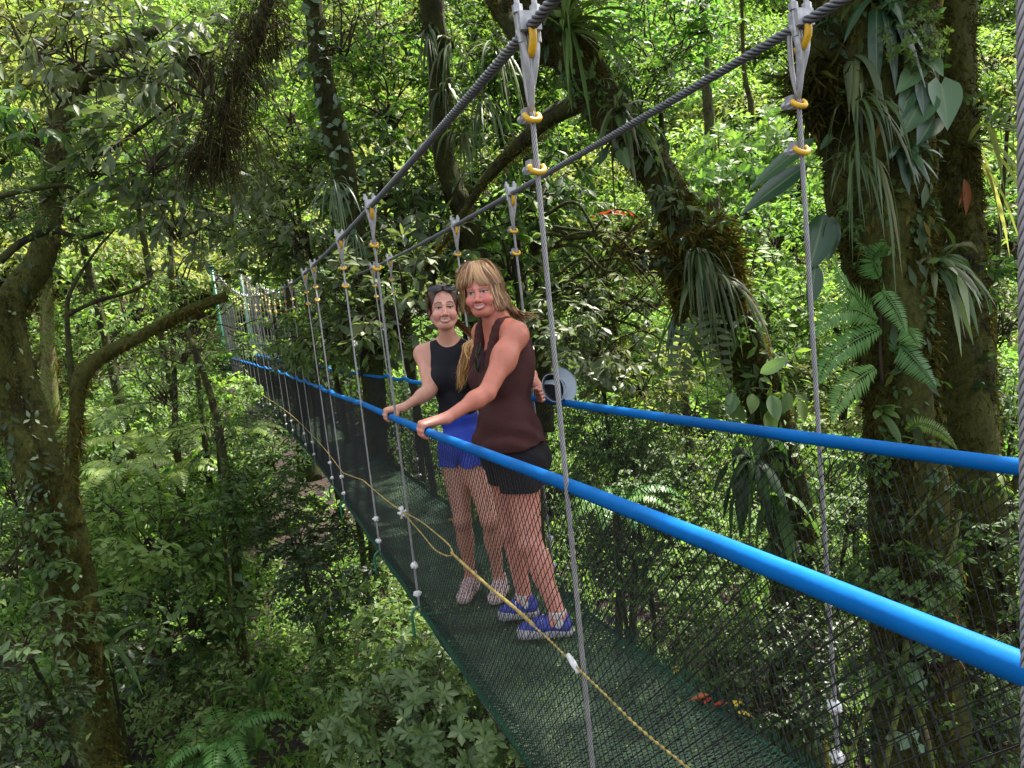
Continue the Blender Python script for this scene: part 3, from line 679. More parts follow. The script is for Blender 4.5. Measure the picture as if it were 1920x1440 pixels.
def strands(root,paths,W,mk,name='hair',parent=None,curl=.0):
    """paths (n,k,3): thin hair locks as flat curved ribbons"""
    P=np.asarray(paths,float); n,k,_=P.shape; T=norm(np.gradient(P,axis=1)); ctr=P.mean((0,1)); O=norm(P-ctr); S=norm(np.cross(T,O)); w=W*np.interp(np.linspace(0,1,k),[0,.1,.75,1],[.6,1,.85,.12])[None,:,None]*rng.uniform(.6,1.4,(n,1,1))
    V=np.stack([P-S*w,P+O*w*.35,P+S*w],2); b=np.arange(n)[:,None,None]*k*3+np.arange(k-1)[None,:,None]*3; j=np.arange(2)[None,None]
    q=np.stack([b+j,b+j+1,b+j+4,b+j+3],-1).reshape(-1,4)
    e_=P[:,int(k*.6)]; u_=e_@np.array([21.,17.,9.])*2.2; val=.5+.5*np.sin(u_*4+2*np.sin(u_*1.7)); val=np.clip(val+rng.normal(size=n)*.12,0,1)
    return MB().add(local(root,V.reshape(-1,3)),[q],0,mid=np.repeat(val,k*3)).obj(name,M[mk],parent or root)
Z0=-1.70
# ============================================================ older woman
pa=thing('person','woman in a brown sleeveless top and black shorts with blonde-brown hair, holding the near rail','person',(.09,3.3,Z0))
F1=norm(np.array([-.985,-.10,0])); S1=norm(np.array([-.10,.985,0])); AX1=np.array([F1,S1,[0,0,1.]])
J=dict(pel=np.array([.095,3.385,-.855]),chest=np.array([.125,3.435,-.475]),neck=np.array([.118,3.455,-.222]),
 lsh=np.array([.143,3.270,-.272]),lel=np.array([-.060,3.165,-.500]),lwr=np.array([-.268,3.128,-.576]),rsh=np.array([.105,3.615,-.272]),rel=np.array([.175,3.86,-.50]),rwr=np.array([.16,4.08,-.52]),
 lhip=np.array([.098,3.295,-.92]),lkn=np.array([.078,3.205,-1.255]),lan=np.array([.152,3.115,-1.60]),rhip=np.array([.098,3.47,-.92]),rkn=np.array([.075,3.445,-1.26]),ran=np.array([.098,3.43,-1.62]))
em1=at(895.5,548,3.50); HX1=head_frame(em1,math.radians(17),math.radians(8.5),math.radians(-2)); HO1=em1-HX1[1]*.078
def torso(B,g=0.,full=True):
    B.ell(J['pel'],(.135+g,.180+g,.125+g),.0,X=AX1); B.ell(J['pel']+np.array([0,.0,.15])-F1*.0,(.125+g,.160+g,.15+g),.06,X=AX1)
    B.ell(J['chest'],(.112+g,.158+g,.20+g),.06,X=AX1)
    B.ell(J['chest']-F1*.055+np.array([0,0,.085]),(.085+g,.140+g,.135+g),.05,X=AX1)
    for s in (-1,1):
        B.ell(J['chest']+F1*.082+S1*s*.072+np.array([0,0,-.005]),(.068+g,.074+g,.078+g),.04,X=AX1)
        B.ell(J['pel']-F1*.075+S1*s*.075+np.array([0,0,-.03]),(.085+g,.088+g,.10+g),.05,X=AX1)
B=Field((-.47,2.98,-1.70),(.45,4.22,.10),.0031)
torso(B)
B.cap(J['lsh'],J['rsh'],.052,.052,.05)
for s in ('lsh','rsh'): B.cap(J['neck']+np.array([.01,0,.03]),J[s]+np.array([0,0,.012]),.045,.045,.05)
B.cap(J['neck']+np.array([.02,0,-.02]),HO1+HX1[2]*-.055-HX1[1]*.015,.053,.050,.03)
for s in 'lr':
    B.cap(J[s+'hip'],J[s+'kn'],.098,.058,.03); B.cap(J[s+'kn'],J[s+'an'],.056,.036,.02); B.ell(J[s+'kn']*.68+J[s+'an']*.32-F1*.016,(.050,.050,.10),.03,X=AX1); B.cap(J[s+'an'],J[s+'an']+np.array([-.03,.01,-.03]),.036,.034,.02)
    B.ell(J[s+'kn']+F1*.012,(.05,.05,.055),.02,X=AX1)
    B.cap(J[s+'sh'],J[s+'el'],.058,.040,.03); B.cap(J[s+'el'],J[s+'wr'],.039,.0245,.016); B.ell(J[s+'sh']*.6+J[s+'el']*.4,(.056,.056,.07),.04); B.ell(J[s+'el']*.72+J[s+'wr']*.28,(.043,.040,.040),.03)
grip(B,3.112,J['lwr'],1)
fist(B,J['rwr']+np.array([-.02,.05,-.01]),norm(np.array([-.7,.5,-.2])),np.array([0,0,-1.]),norm(np.array([.5,.7,0])),J['rwr'])
build_head(B,HO1,HX1,1.14)
def tone1(v):
    c=np.tile(np.array([.47,.165,.105]),(len(v),1)); leg=np.clip((-1.0-v[:,2])/.1,0,1)[:,None]; c=c*(1-leg)+np.array([.52,.225,.165])*leg
    hd=np.clip((.165-np.linalg.norm(v-HO1,axis=1))/.05,0,1)[:,None]; c=c*(1-hd)+np.array((.54,.205,.145))*hd
    hand=np.clip((-.20-v[:,0])/.10,0,1)[:,None]; c=c*(1-hand)+np.array([.54,.23,.165])*hand
    head_tone(v,HO1,HX1,None,c,(.45,.09,.085),(.60,.15,.12),(.16,.075,.045)); return c
finish_body(B,pa,tone1)
# brown top
B=Field((-.16,3.1,-.86),(.36,3.8,-.14),.0032); torso(B,.009)
B.ell(J['pel']+np.array([-.005,0,.055]),(.165,.205,.15),.05,X=AX1)
B.cap(J['lsh']+np.array([0,.045,.0]),J['rsh']+np.array([0,-.045,.0]),.060,.060,.05)
for s,k_ in (('lsh',1),('rsh',-1)): B.cap(J['neck']+np.array([.02,0,.01]),J[s]+np.array([0,.05*k_,.018]),.050,.050,.04)
B.half((0,0,-.805),(.10,0,-1))
for s,k_ in (('lsh',-1),('rsh',1)): B.ell(J[s]+np.array([-.022,.022*k_,-.018]),(.074,.070,.100),.008,'s',X=AX1)
B.ell(J['neck']+F1*.075+np.array([0,0,-.0]),(.105,.085,.115),.01,'s',X=AX1); B.ell(J['neck']+np.array([.01,0,.07]),(.085,.085,.09),.01,'s',X=AX1)
for k_,s_ in ((-1,'lsh'),(1,'rsh')):
    m_=J['neck']*.42+J[s_]*.58+np.array([0,0,.030]); q_=smooth_path(np.array([J['chest']+F1*.115+S1*k_*.095+np.array([0,0,.07]),J['chest']+F1*.085+S1*k_*.082+np.array([0,0,.15]),m_+F1*.035+np.array([0,0,.004]),m_-F1*.03,J['chest']-F1*.10+S1*k_*.085+np.array([0,0,.16])]),12)
    for a_,b_ in zip(q_[:-1],q_[1:]): B.cap(a_,b_,.024,.024,.012,sq=(1,1.25,1))
cloth(pa,B,'sleeveless_top','tank_brown',lambda P:.0050*np.sin(P[...,2]*46+P[...,0]*30+P[...,1]*18+2*np.sin(P[...,1]*14+P[...,2]*9))*np.clip((-.45-P[...,2])*4,0,1)+.0055*np.sin(P[...,1]*60+P[...,0]*50+P[...,2]*9)*np.clip((-.62-P[...,2])*5,0,1))
# black shorts
B=Field((-.14,3.05,-1.06),(.36,3.72,-.72),.0032)
B.ell(J['pel'],(.148,.190,.135),.0,X=AX1)
for s in (-1,1): B.ell(J['pel']-F1*.075+S1*s*.075+np.array([0,0,-.03]),(.094,.097,.108),.05,X=AX1)
for s in 'lr': B.cap(J[s+'hip']+np.array([0,0,.03]),J[s+'hip']*.72+J[s+'kn']*.28,.112,.104,.04)
B.half((0,0,-1.0),(0,0,-1)); B.half((0,0,-.75),(0,0,1))
cloth(pa,B,'shorts','shorts_black',lambda P:.004*np.sin(P[...,2]*25+P[...,1]*40+P[...,0]*30))
shoe(pa,(.209,3.088),(-.055,3.213),Z0+.005,'shoe_blue','sole_grey',1); shoe(pa,(.150,3.410),(-.044,3.475),Z0-.015,'shoe_blue','sole_grey',2)
for s in 'lr':
    B=Field(J[s+'an']-.09,J[s+'an']+.09,.003); B.cap(J[s+'an']+np.array([0,0,-.03]),J[s+'an']+np.array([-.004,.002,.022]),.042,.041,.0); B.half(J[s+'an']+np.array([0,0,.028]),(0,0,1)); cloth(pa,B,'sock','sock')
# hair
def hl(O,X,p): return O+np.asarray(p,float)@X
hb=Field(HO1-.26,HO1+.26,.0034).frame(HO1,HX1)
hb.ell((0,-.024,.043),(.094,.108,.094),.0); hb.ell((0,-.060,-.03),(.094,.078,.11),.04)
for s in (-1,1): hb.cap((s*.084,-.015,.03),(s*.087,-.005,-.098),.017,.012,.03,sq=(1,1.9,1)); 
hb.ell((0,.095,-.040),(.070,.105,.098),.012,'s'); hb.ell((0,-.0,-.11),(.058,.075,.07),.01,'s')
hair=None
v,q=hb.surf(); hair=MB().add(local(pa,v),[q],0,mid=np.zeros(len(v))).obj('hair',simple('hair_base_blonde',(.15,.08,.034),.5,var=.3,vscale=40,spec=.4),pa)
paths=[]
for i in range(1600):
    front=i<520; phi=rng.uniform(-1.0,1.0) if front else (rng.uniform(.75,math.pi)*(1 if i%2 else -1) if i<1000 else rng.uniform(.75,1.75)*(1 if i%2 else -1)); s=1 if math.sin(phi)>=0 else -1
    k=16; t=np.linspace(0,1,k); lift=rng.uniform(-.003,.006); ex,ey,ez=.097+lift,.112+lift,.099+lift
    part=.022; cx,cy=math.sin(phi),math.cos(phi); px0=-part+rng.normal()*.012
    if front:    # fringe swept to both sides over the brow
        a=t*(1.66+rng.uniform(-.16,.12)); sw=(.030+.02*rng.random())*t**1.6*(1 if phi>-.25+rng.normal()*.3 else -1)
        p=np.stack([px0*(1-t)**1.2+cx*ex*np.sin(a)*.82+sw,-.022+cy*(ey-.002)*np.sin(a),.043+ez*np.cos(a)],-1)
    else:
        a=np.minimum(t*2.5,1.60); down=np.maximum(t-.62,0)/.38; Ld=.122+rng.uniform(-.035,.022); th=rng.random()
        p=np.stack([px0*(1-t)+cx*(ex-.006*th*down)*np.sin(a),-.022+cy*ey*np.sin(a),.043+ez*np.cos(a)-down*Ld],-1)
        fl=down**2; p[:,0]+=cx*fl*.006+s*fl*rng.uniform(-.022,.02); p[:,1]+=cy*fl*.012+(-.025*fl if s>0 and phi>.9 else 0)
        p+=np.sin(t*6+phi*3)[:,None]*rng.normal(size=3)*.003
    paths.append(HO1+p@HX1)
# flicked-out ends behind her left shoulder
for i in range(110):
    a0=np.array([.075+rng.normal()*.018,-.07+rng.normal()*.02,-.04]); p=np.array([a0,a0+[.02,-.02,-.07],a0+[.05+rng.normal()*.012,-.05,-.11+rng.normal()*.01],a0+[.10+rng.normal()*.02,-.085,-.125+rng.normal()*.014]]); paths.append(HO1+smooth_path(p,16)@HX1)
strands(pa,paths,.0026,'hair_a','hair_strands',hair)
# sunglasses hanging from her neckline
sunglasses('sunglasses','black sunglasses hooked by one arm into the neckline of the brown top',J['chest']+F1*.148+S1*-.03+np.array([0,0,.115]),norm(np.array([-.25,-.15,-.9])),norm(np.array([.1,-1,.15])),norm(np.array([-.95,-.3,.2])),True,.15)
# ============================================================ younger woman
pb=thing('person','young woman in a black tank top and bright blue shorts with sunglasses on her head','person',(0,3.95,Z0-.03))
em2=at(833,576.5,3.985); HX2=head_frame(em2,math.radians(-3),math.radians(4),math.radians(2)); HO2=em2-HX2[1]*.078
F2=norm(np.array([-.40,-.915,0])); R2=norm(np.array([-.915,.40,0])); AX2=np.array([F2,R2,[0,0,1.]])
K=dict(pel=at(871,838,4.17),waist=at(857,765,4.17),chest=at(848,700,4.16),neck=at(843,642,4.15),rsh=at(793,664,4.18),lsh=at(893,664,4.10),rel=at(806,733,4.06),rwr=at(757,764,4.03),lel=np.array([.40,3.86,-.52]),lwr=np.array([.375,3.60,-.60]),
 rhip=at(853,862,4.19),rkn=at(867,975,4.13),ran=np.array([-.035,3.952,-1.655]),lhip=at(890,862,4.13),lkn=at(919,975,4.03),lan=np.array([.088,3.812,-1.645]))
def torso2(B,g=0.):
    B.ell(K['pel'],(.108+g,.142+g,.115+g),.0,X=AX2); B.ell(K['waist'],(.084+g,.100+g,.12+g),.06,X=AX2); B.ell(K['chest'],(.092+g,.134+g,.145+g),.06,X=AX2)
    for s in (-1,1): B.ell(K['chest']+F2*.066+R2*s*.062+np.array([0,0,-.018]),(.052+g,.062+g,.062+g),.035,X=AX2); B.ell(K['pel']-F2*.06+R2*s*.065+np.array([0,0,-.02]),(.075+g,.08+g,.09+g),.05,X=AX2)
B=Field((-.48,3.38,-1.74),(.50,4.36,.05),.0031); torso2(B)
B.cap(K['lsh'],K['rsh'],.042,.042,.045)
for s in ('lsh','rsh'): B.cap(K['neck']+np.array([0,.01,.02]),K[s]+np.array([0,0,.008]),.034,.036,.045)
B.cap(K['neck']+np.array([0,.01,-.03]),HO2-HX2[2]*.055-HX2[1]*.015,.046,.044,.025)
for s in 'lr':
    B.cap(K[s+'hip'],K[s+'kn'],.082,.050,.03); B.cap(K[s+'kn'],K[s+'an'],.048,.030,.02); B.ell(K[s+'kn']*.68+K[s+'an']*.32-F2*.012,(.044,.044,.095),.03,X=AX2); B.cap(K[s+'an'],K[s+'an']+F2*.03+np.array([0,0,-.03]),.031,.030,.02); B.ell(K[s+'kn']+F2*.010,(.043,.043,.05),.02,X=AX2)
    B.cap(K[s+'sh'],K[s+'el'],.044,.034,.03); B.cap(K[s+'el'],K[s+'wr'],.035,.0215,.016); B.ell(K[s+'el']*.72+K[s+'wr']*.28,(.037,.036,.036),.03)
grip(B,3.985,K['rwr'],-1,sc=.92,spread=.019)
hp=np.array([.335,3.505,-.592]); fist(B,hp,norm(np.array([-.55,-.75,-.1])),norm(np.array([.25,.05,-1.])),norm(np.array([-.5,.5,.0])),K['lwr'])
build_head(B,HO2,HX2,1.04)
def tone2(v):
    c=np.tile(np.array([.52,.265,.18]),(len(v),1)); leg=np.clip((-1.0-v[:,2])/.1,0,1)[:,None]; c=c*(1-leg)+np.array([.50,.245,.165])*leg
    hd=np.clip((.16-np.linalg.norm(v-HO2,axis=1))/.05,0,1)[:,None]; c=c*(1-hd)+np.array((.60,.31,.225))*hd
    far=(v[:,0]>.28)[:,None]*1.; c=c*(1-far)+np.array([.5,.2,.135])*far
    head_tone(v,HO2,HX2,None,c,(.47,.12,.11),(.64,.22,.175),(.07,.032,.02),1.,.0050,.8); return c
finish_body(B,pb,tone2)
B=Field(K['chest']-np.array([.24,.24,.30]),K['chest']+np.array([.24,.24,.22]),.0032); torso2(B,.006)
B.cap(K['lsh']*.72+K['neck']*.28,K['rsh']*.72+K['neck']*.28,.047,.047,.04)
for s in ('lsh','rsh'): B.cap(K['neck']+np.array([0,.01,.015]),K[s]*.62+K['neck']*.38,.042,.042,.03)
B.ell(K['chest']+np.array([0,0,.055]),(.078,.128,.125),.03,X=AX2)
B.half(K['waist']+np.array([0,0,-.035]),(0,0,-1))
for s,k_ in (('lsh',-1),('rsh',1)): B.ell(K['neck']+np.array([0,.01,0])+R2*-.200*k_+np.array([0,0,-.075]),(.16,.108,.19),.006,'s',X=AX2)
B.ell(K['neck']+F2*.045+np.array([0,0,.04]),(.075,.068,.062),.008,'s',X=AX2)
cloth(pb,B,'tank_top','tank_black',lambda P:.0045*np.sin(P[...,2]*60+P[...,0]*25+1.5*np.sin(P[...,0]*30))*np.clip((K['chest'][2]-.05-P[...,2])*6,0,1))
B=Field(K['pel']-np.array([.28,.28,.26]),K['pel']+np.array([.28,.28,.24]),.0032); B.ell(K['pel'],(.118,.150,.125),.0,X=AX2); B.ell(K['waist']+np.array([0,0,-.05]),(.092,.110,.09),.05,X=AX2)
for s in (-1,1): B.ell(K['pel']-F2*.06+R2*s*.065+np.array([0,0,-.02]),(.083,.088,.098),.05,X=AX2)
for s in 'lr': B.cap(K[s+'hip']+np.array([0,0,.05]),K[s+'hip']*.86+K[s+'kn']*.14,.086,.094,.012)
B.half(K['pel']+np.array([0,0,-.082]),(0,0,-1)); B.half(K['waist']+np.array([0,0,.008]),(0,0,1))
cloth(pb,B,'shorts','shorts_blue',lambda P:.006*np.sin(P[...,0]*75+P[...,1]*50+P[...,2]*8)*np.clip((K['pel'][2]+.08-P[...,2])*6,0,1))
shoe(pb,(.004,4.005),(-.150,3.795),Z0-.042,'shoe_pink','sole_pink',3,False,1.0); shoe(pb,(.123,3.853),(.000,3.680),Z0-.035,'shoe_pink','sole_pink',4,False,1.0)
hb=Field(HO2-.2,HO2+.2,.0034).frame(HO2,HX2); hb.ell((0,-.020,.038),(.087,.099,.090),.0); hb.ell((0,-.040,-.02),(.086,.07,.085),.03)
hb.ell((0,.088,-.030),(.071,.098,.100),.010,'s'); hb.ell((0,.10,.03),(.050,.06,.060),.02,'s'); hb.ell((0,.01,-.12),(.07,.1,.075),.01,'s')
v,q=hb.surf(); hair2=MB().add(local(pb,v),[q],0,mid=np.zeros(len(v))).obj('hair',simple('hair_base_brown',(.065,.032,.017),.5,var=.3,vscale=40,spec=.4),pb)
paths=[]
for i in range(420):
    phi=rng.uniform(-1.45,1.45); t=np.linspace(0,1,11); side=1 if rng.random()<.5 else -1
    # combed back from a centre parting to the nape on her left
    st=np.array([math.sin(phi)*.079,.072*math.cos(phi)-.012,.062+.055*math.cos(phi*.9)-.03*abs(phi)]); th=t*(2.2); 
    mid_=st*np.array([1.12,-.1,1.02])+np.array([0,-.05,.012]); end=np.array([.025+rng.normal()*.012,-.105,-.045+rng.normal()*.01]); p=smooth_path(np.array([st,st*.5+mid_*.5+np.array([np.sign(st[0])*.010,0,.012]),mid_,end*.5+mid_*.5+np.array([np.sign(st[0])*.02,-.02,.0]),end]),11)
    paths.append(HO2+p@HX2)
strands(pb,paths,.0030,'hair_b','hair_strands',hair2)
nape=HO2+np.array([.025,-.105,-.045])@HX2; pa_=[]
for i in range(260):
    j=rng.normal(size=3)*np.array([.012,.012,.004]); w_=[at(889,632,4.10),at(877,655,4.03),at(871,684,3.99),at(862+rng.normal()*4,716+rng.normal()*9,3.985)]
    sp=[.009,.014,.017,.007]; p=[nape+j*.5]+[w_[q]+np.clip(rng.normal(size=3),-1.6,1.6)*sp[q] for q in range(4)]; pa_.append(smooth_path(np.array(p),26))
pa_=np.array(pa_); strands(pb,pa_[:90,:15],.0030,'hair_b','ponytail_root',hair2); strands(pb,pa_,.0024,'hair_tip','ponytail',hair2)
# loose short hair at the sides of the face
paths=[]
for i in range(46):
    s=-1 if i%3 else 1; st=np.array([s*.076,.025+rng.normal()*.01,.045+rng.normal()*.015]); paths.append(HO2+smooth_path(np.array([st,st+[s*.012,-.002,-.04],st+[s*.014+rng.normal()*.006,-.008,-.085+rng.normal()*.012]]),9)@HX2)
strands(pb,paths,.0022,'hair_b','loose_hair',hair2)
sunglasses('sunglasses','black sunglasses pushed up on top of the younger woman\'s hair',HO2+np.array([0,.070,.105])@HX2,HX2[0],norm(HX2[2]*.75-HX2[1]*.65),norm(HX2[1]*.8+HX2[2]*.6),False,.165)
# ============================================================ sun visor held behind the older woman's back
vc=at(1040,727,3.62); vis=thing('sun_visor','pale grey sun visor held at the far rail behind the older woman','visor',vc)
VR=norm(RT*.80-UP*.60); VU=norm(RT*.60+UP*.80); VD=_f
def P3(a,b,c): return a*VR+b*VU+c*VD
# brim: curved crescent, thick
def sheet(fn,nu,nv,th=.003):
    u,v=np.meshgrid(np.linspace(0,1,nu),np.linspace(0,1,nv),indexing='ij'); P=fn(u,v); du=np.gradient(P,axis=0); dv=np.gradient(P,axis=1); N=norm(np.cross(du,dv)); A=P+N*th/2; Bq=P-N*th/2
    k=np.arange(nu-1)[:,None]*nv+np.arange(nv-1)[None]; q=np.stack([k,k+nv,k+nv+1,k+1],-1).reshape(-1,4); n=nu*nv
    ring=np.concatenate([np.arange(nv),np.arange(1,nu)*nv+nv-1,(nu-1)*nv+np.arange(nv-2,-1,-1),np.arange(nu-2,0,-1)*nv]); r2=np.roll(ring,-1); s=np.stack([ring,ring+n,r2+n,r2],-1)
    return np.concatenate([A.reshape(-1,3),Bq.reshape(-1,3)]),[q,q[:,::-1]+n,s]
def brim(u,v):
    th=(u-.5)*2.6; r1=.052; r2=.062+.055*np.cos(th*.60)
    rr=r1+(r2-r1)*v; x=np.cos(th)*rr*1.0+.006; y=np.sin(th)*rr*1.08; z=-.03+.030*v-.05*(np.sin(th)**2)*v*1.2+0*u
    return x[...,None]*VU*.75+x[...,None]*VR*.45+y[...,None]*(VR*.75-VU*.45)+z[...,None]*VD
V,f=sheet(brim,26,8); MB().add(V,f).obj('brim',M['visor'],vis)
def band(u,v):
    th=u*2*np.pi; x=np.cos(th)*.064; y=np.sin(th)*.078; z=-.030-.042*v
    return (x*(.95-.06*v))[...,None]*(VU*.75+VR*.45)+y[...,None]*(VR*.75-VU*.45)+(z-.028*np.cos(th-2.6))[...,None]*VD*1.0+(v*.012)[...,None]*-RT
V,f=sheet(band,40,5,.003); MB().add(V,f).obj('headband',M['visor'],vis)
def lining(u,v):
    th=u*2*np.pi; x=np.cos(th)*.061; y=np.sin(th)*.075; z=-.032-.036*v
    return (x*(.95-.06*v))[...,None]*(VU*.75+VR*.45)+y[...,None]*(VR*.75-VU*.45)+(z-.028*np.cos(th-2.6))[...,None]*VD*1.0+(v*.012)[...,None]*-RT
V,f=sheet(lining,40,5,.0015); MB().add(V,f).obj('lining',M['visor_in'],vis)

def dome(u,v):
    th=u*2*np.pi; ph=v*1.5707; x=np.cos(th)*.060*np.cos(ph); y=np.sin(th)*.074*np.cos(ph); z=.02+.05*np.sin(ph)
    return x[...,None]*(VU*.75+VR*.45)+y[...,None]*(VR*.75-VU*.45)+z[...,None]*VD-.02*VD
V,f=sheet(dome,30,8,.002); MB().add(V,f).obj('crown',M['visor_in'],vis)  # dark dome added behind the ring, standing for its shaded hollow
def strip(u,v):
    a=(u-.5)*.112; c_=(v-.5)*.030*(1-.6*np.abs(u-.35))
    X_=a; Y_=.022*np.sin(u*5.2-.6)+c_
    return X_[...,None]*(RT*.78-UP*.62)+Y_[...,None]*(RT*.62+UP*.78)+(-.035-.02*np.sin(u*3))[...,None]*VD
V,f=sheet(strip,20,4,.003); MB().add(V,f).obj('front_band',M['visor'],vis)
# ------------------------------------------------------------------ terrain
def vnoise(x,y,seed=0):
    """cheap smooth noise -1..1"""
    r=np.random.default_rng(seed); o=0
    for k in range(6):
        a=r.uniform(0,6.28,3); f=r.uniform(.5,1.6); o=o+np.sin(x*f*np.cos(a[0])+y*f*np.sin(a[0])+a[1])
    return o/3.2
def zt(x,y):
    x=np.asarray(x,float); y=np.asarray(y,float)
    d=y*.88+np.abs(x)*.42
    z=np.interp(d,[-60,-8,-2,4,9,14,19,23,28,40,60,90],[2,-2.5,-5.2,-5.6,-5.2,-4.1,-3.0,-2.4,-.3,8.5,24,46])
    return z+.35*vnoise(x*.45,y*.45,1)*np.clip(1-np.hypot(x,y-25.5)/30+.6,.5,1)+.12*vnoise(x*1.7,y*1.7,2)
n=241; gx=np.linspace(-75,95,n); gy=np.linspace(-50,105,n)
gx=np.sign(np.linspace(-1,1,n))*np.abs(np.linspace(-1,1,n))**1.6*85+5; gy=np.sign(np.linspace(-.55,1,n))*np.abs(np.linspace(-.55,1,n))**1.5*105
X,Y=np.meshgrid(gx,gy); Z=zt(X,Y)
i=np.arange(n-1)[:,None]*n+np.arange(n-1)[None]; q=np.stack([i,i+1,i+n+1,i+n],-1).reshape(-1,4)
m,nt,b=mat('forest_soil'); b.inputs['Roughness'].default_value=.95
tc=nd(nt,'ShaderNodeTexCoord'); n1=nd(nt,'ShaderNodeTexNoise'); n1.inputs['Scale'].default_value=2.2; n1.inputs['Detail'].default_value=10
nt.links.new(tc.outputs['Object'],n1.inputs['Vector']); cr=nd(nt,'ShaderNodeValToRGB'); e=cr.color_ramp.elements
e[0].position=.35; e[0].color=(.009,.005,.003,1); e[1].position=.7; e[1].color=(.030,.013,.007,1); x_=e.new(.55); x_.color=(.018,.009,.005,1)
nt.links.new(n1.outputs['Fac'],cr.inputs[0]); nt.links.new(cr.outputs[0],b.inputs['Base Color'])
n2=nd(nt,'ShaderNodeTexNoise'); n2.inputs['Scale'].default_value=14; n2.inputs['Detail'].default_value=8; nt.links.new(tc.outputs['Object'],n2.inputs['Vector'])
bp=nd(nt,'ShaderNodeBump'); bp.inputs['Strength'].default_value=1; bp.inputs['Distance'].default_value=.1; nt.links.new(n2.outputs['Fac'],bp.inputs['Height']); nt.links.new(bp.outputs[0],b.inputs['Normal'])
g=MB().add(np.stack([X,Y,Z],-1).reshape(-1,3),[q]).obj('ground',m); tag(g,'steep forest floor of dark reddish soil falling away below the bridge','ground',kind='structure')

# ------------------------------------------------------------------ crown prototypes
def rvec(r,n): return norm(r.normal(size=(n,3)))
def gen_crown(seed,ntwig,nleaf,ll,wl=.42,droop=.3,whorl=False,near=True,shell=.5,flat=.8,twlen=(.28,.55),hang=0.,twigs=True):
    """unit crown: (leaves, branches) as MB with material 0 leaf 1 twig"""
    r=np.random.default_rng(seed); mb=MB()
    d=rvec(r,ntwig); rad=shell+(1-shell)*r.random(ntwig)**.6
    # lumps: bias twigs towards a few lobes so that gaps stay open
    lob=rvec(r,7); lob[:,2]*=.7; near_l=np.argmax(d@lob.T,1); dd=norm(d*.65+lob[near_l]*.5*r.random((ntwig,1)))
    O=dd*rad[:,None]*np.array([1,1,flat])*.82
    TD=norm(dd*np.array([1,1,.5])+rvec(r,ntwig)*.7+np.array([0,0,.25-hang]))
    TL=r.uniform(*twlen,ntwig)
    P=[];D=[];N=[];Ls=[]
    for k in range(ntwig):
        c0=O[k]; td=TD[k]; m=nleaf
        if twigs:
            t=np.linspace(0,1,5)[:,None]; pts=c0+td*TL[k]*t+np.array([0,0,-1])*(t*t)*TL[k]*(.12+hang*.4)
            V,f=tube(pts,np.linspace(.010,.004,5),4,caps=False); mb.add(V,f,1)
        if whorl:
            s=norm(np.cross(td,rvec(r,1)[0])); u2=np.cross(td,s); a=np.linspace(0,2*np.pi,m,endpoint=False)+r.random()*6
            for w_ in (1.,.72):
                P.append(np.repeat((c0+td*TL[k]*w_+np.array([0,0,-1])*w_*w_*TL[k]*.12)[None],m,0)); dv=np.cos(a)[:,None]*s+np.sin(a)[:,None]*u2+td*(.35+.3*r.random((m,1))); D.append(dv)
                N.append(np.repeat(td[None],m,0)+r.normal(size=(m,3))*.2); Ls.append(ll*r.uniform(.7,1.15,m)*w_)
        else:
            t=np.sort(r.random(m))**.8; P.append(c0+td*TL[k]*t[:,None]+np.array([0,0,-1])*(t*t)[:,None]*TL[k]*(.12+hang*.4))
            s=norm(np.cross(td,[0,0,1])+1e-4); sg=np.where(np.arange(m)%2==0,1,-1)[:,None]
            D.append(td*.55+s*sg*.8+r.normal(size=(m,3))*.35+np.array([0,0,-.15-hang])); N.append(np.array([0,0,1.])+r.normal(size=(m,3))*.55+dd[k]*.35)
            Ls.append(ll*r.uniform(.6,1.2,m))
    P=np.concatenate(P);D=np.concatenate(D);N=np.concatenate(N);Ls=np.concatenate(Ls)
    V,f,mid=leaves(P,D,N,Ls,Ls*wl*r.uniform(.8,1.2,len(Ls)),droop=r.uniform(.0,2*droop,len(Ls)),near=near)
    mb.add(V,f,0,mid=mid)
    if twigs:
        for k in r.choice(ntwig,min(ntwig,13),replace=False):
            a=np.array([0,0,-.35])+r.normal(size=3)*.06; mid_=O[k]*.45+r.normal(size=3)*.1+np.array([0,0,-.05])
            V,f=tube(smooth_path(np.array([a,mid_,O[k]]),9),np.linspace(.017,.006,9),5,caps=False); mb.add(V,f,1)
    return mb
PRO={}
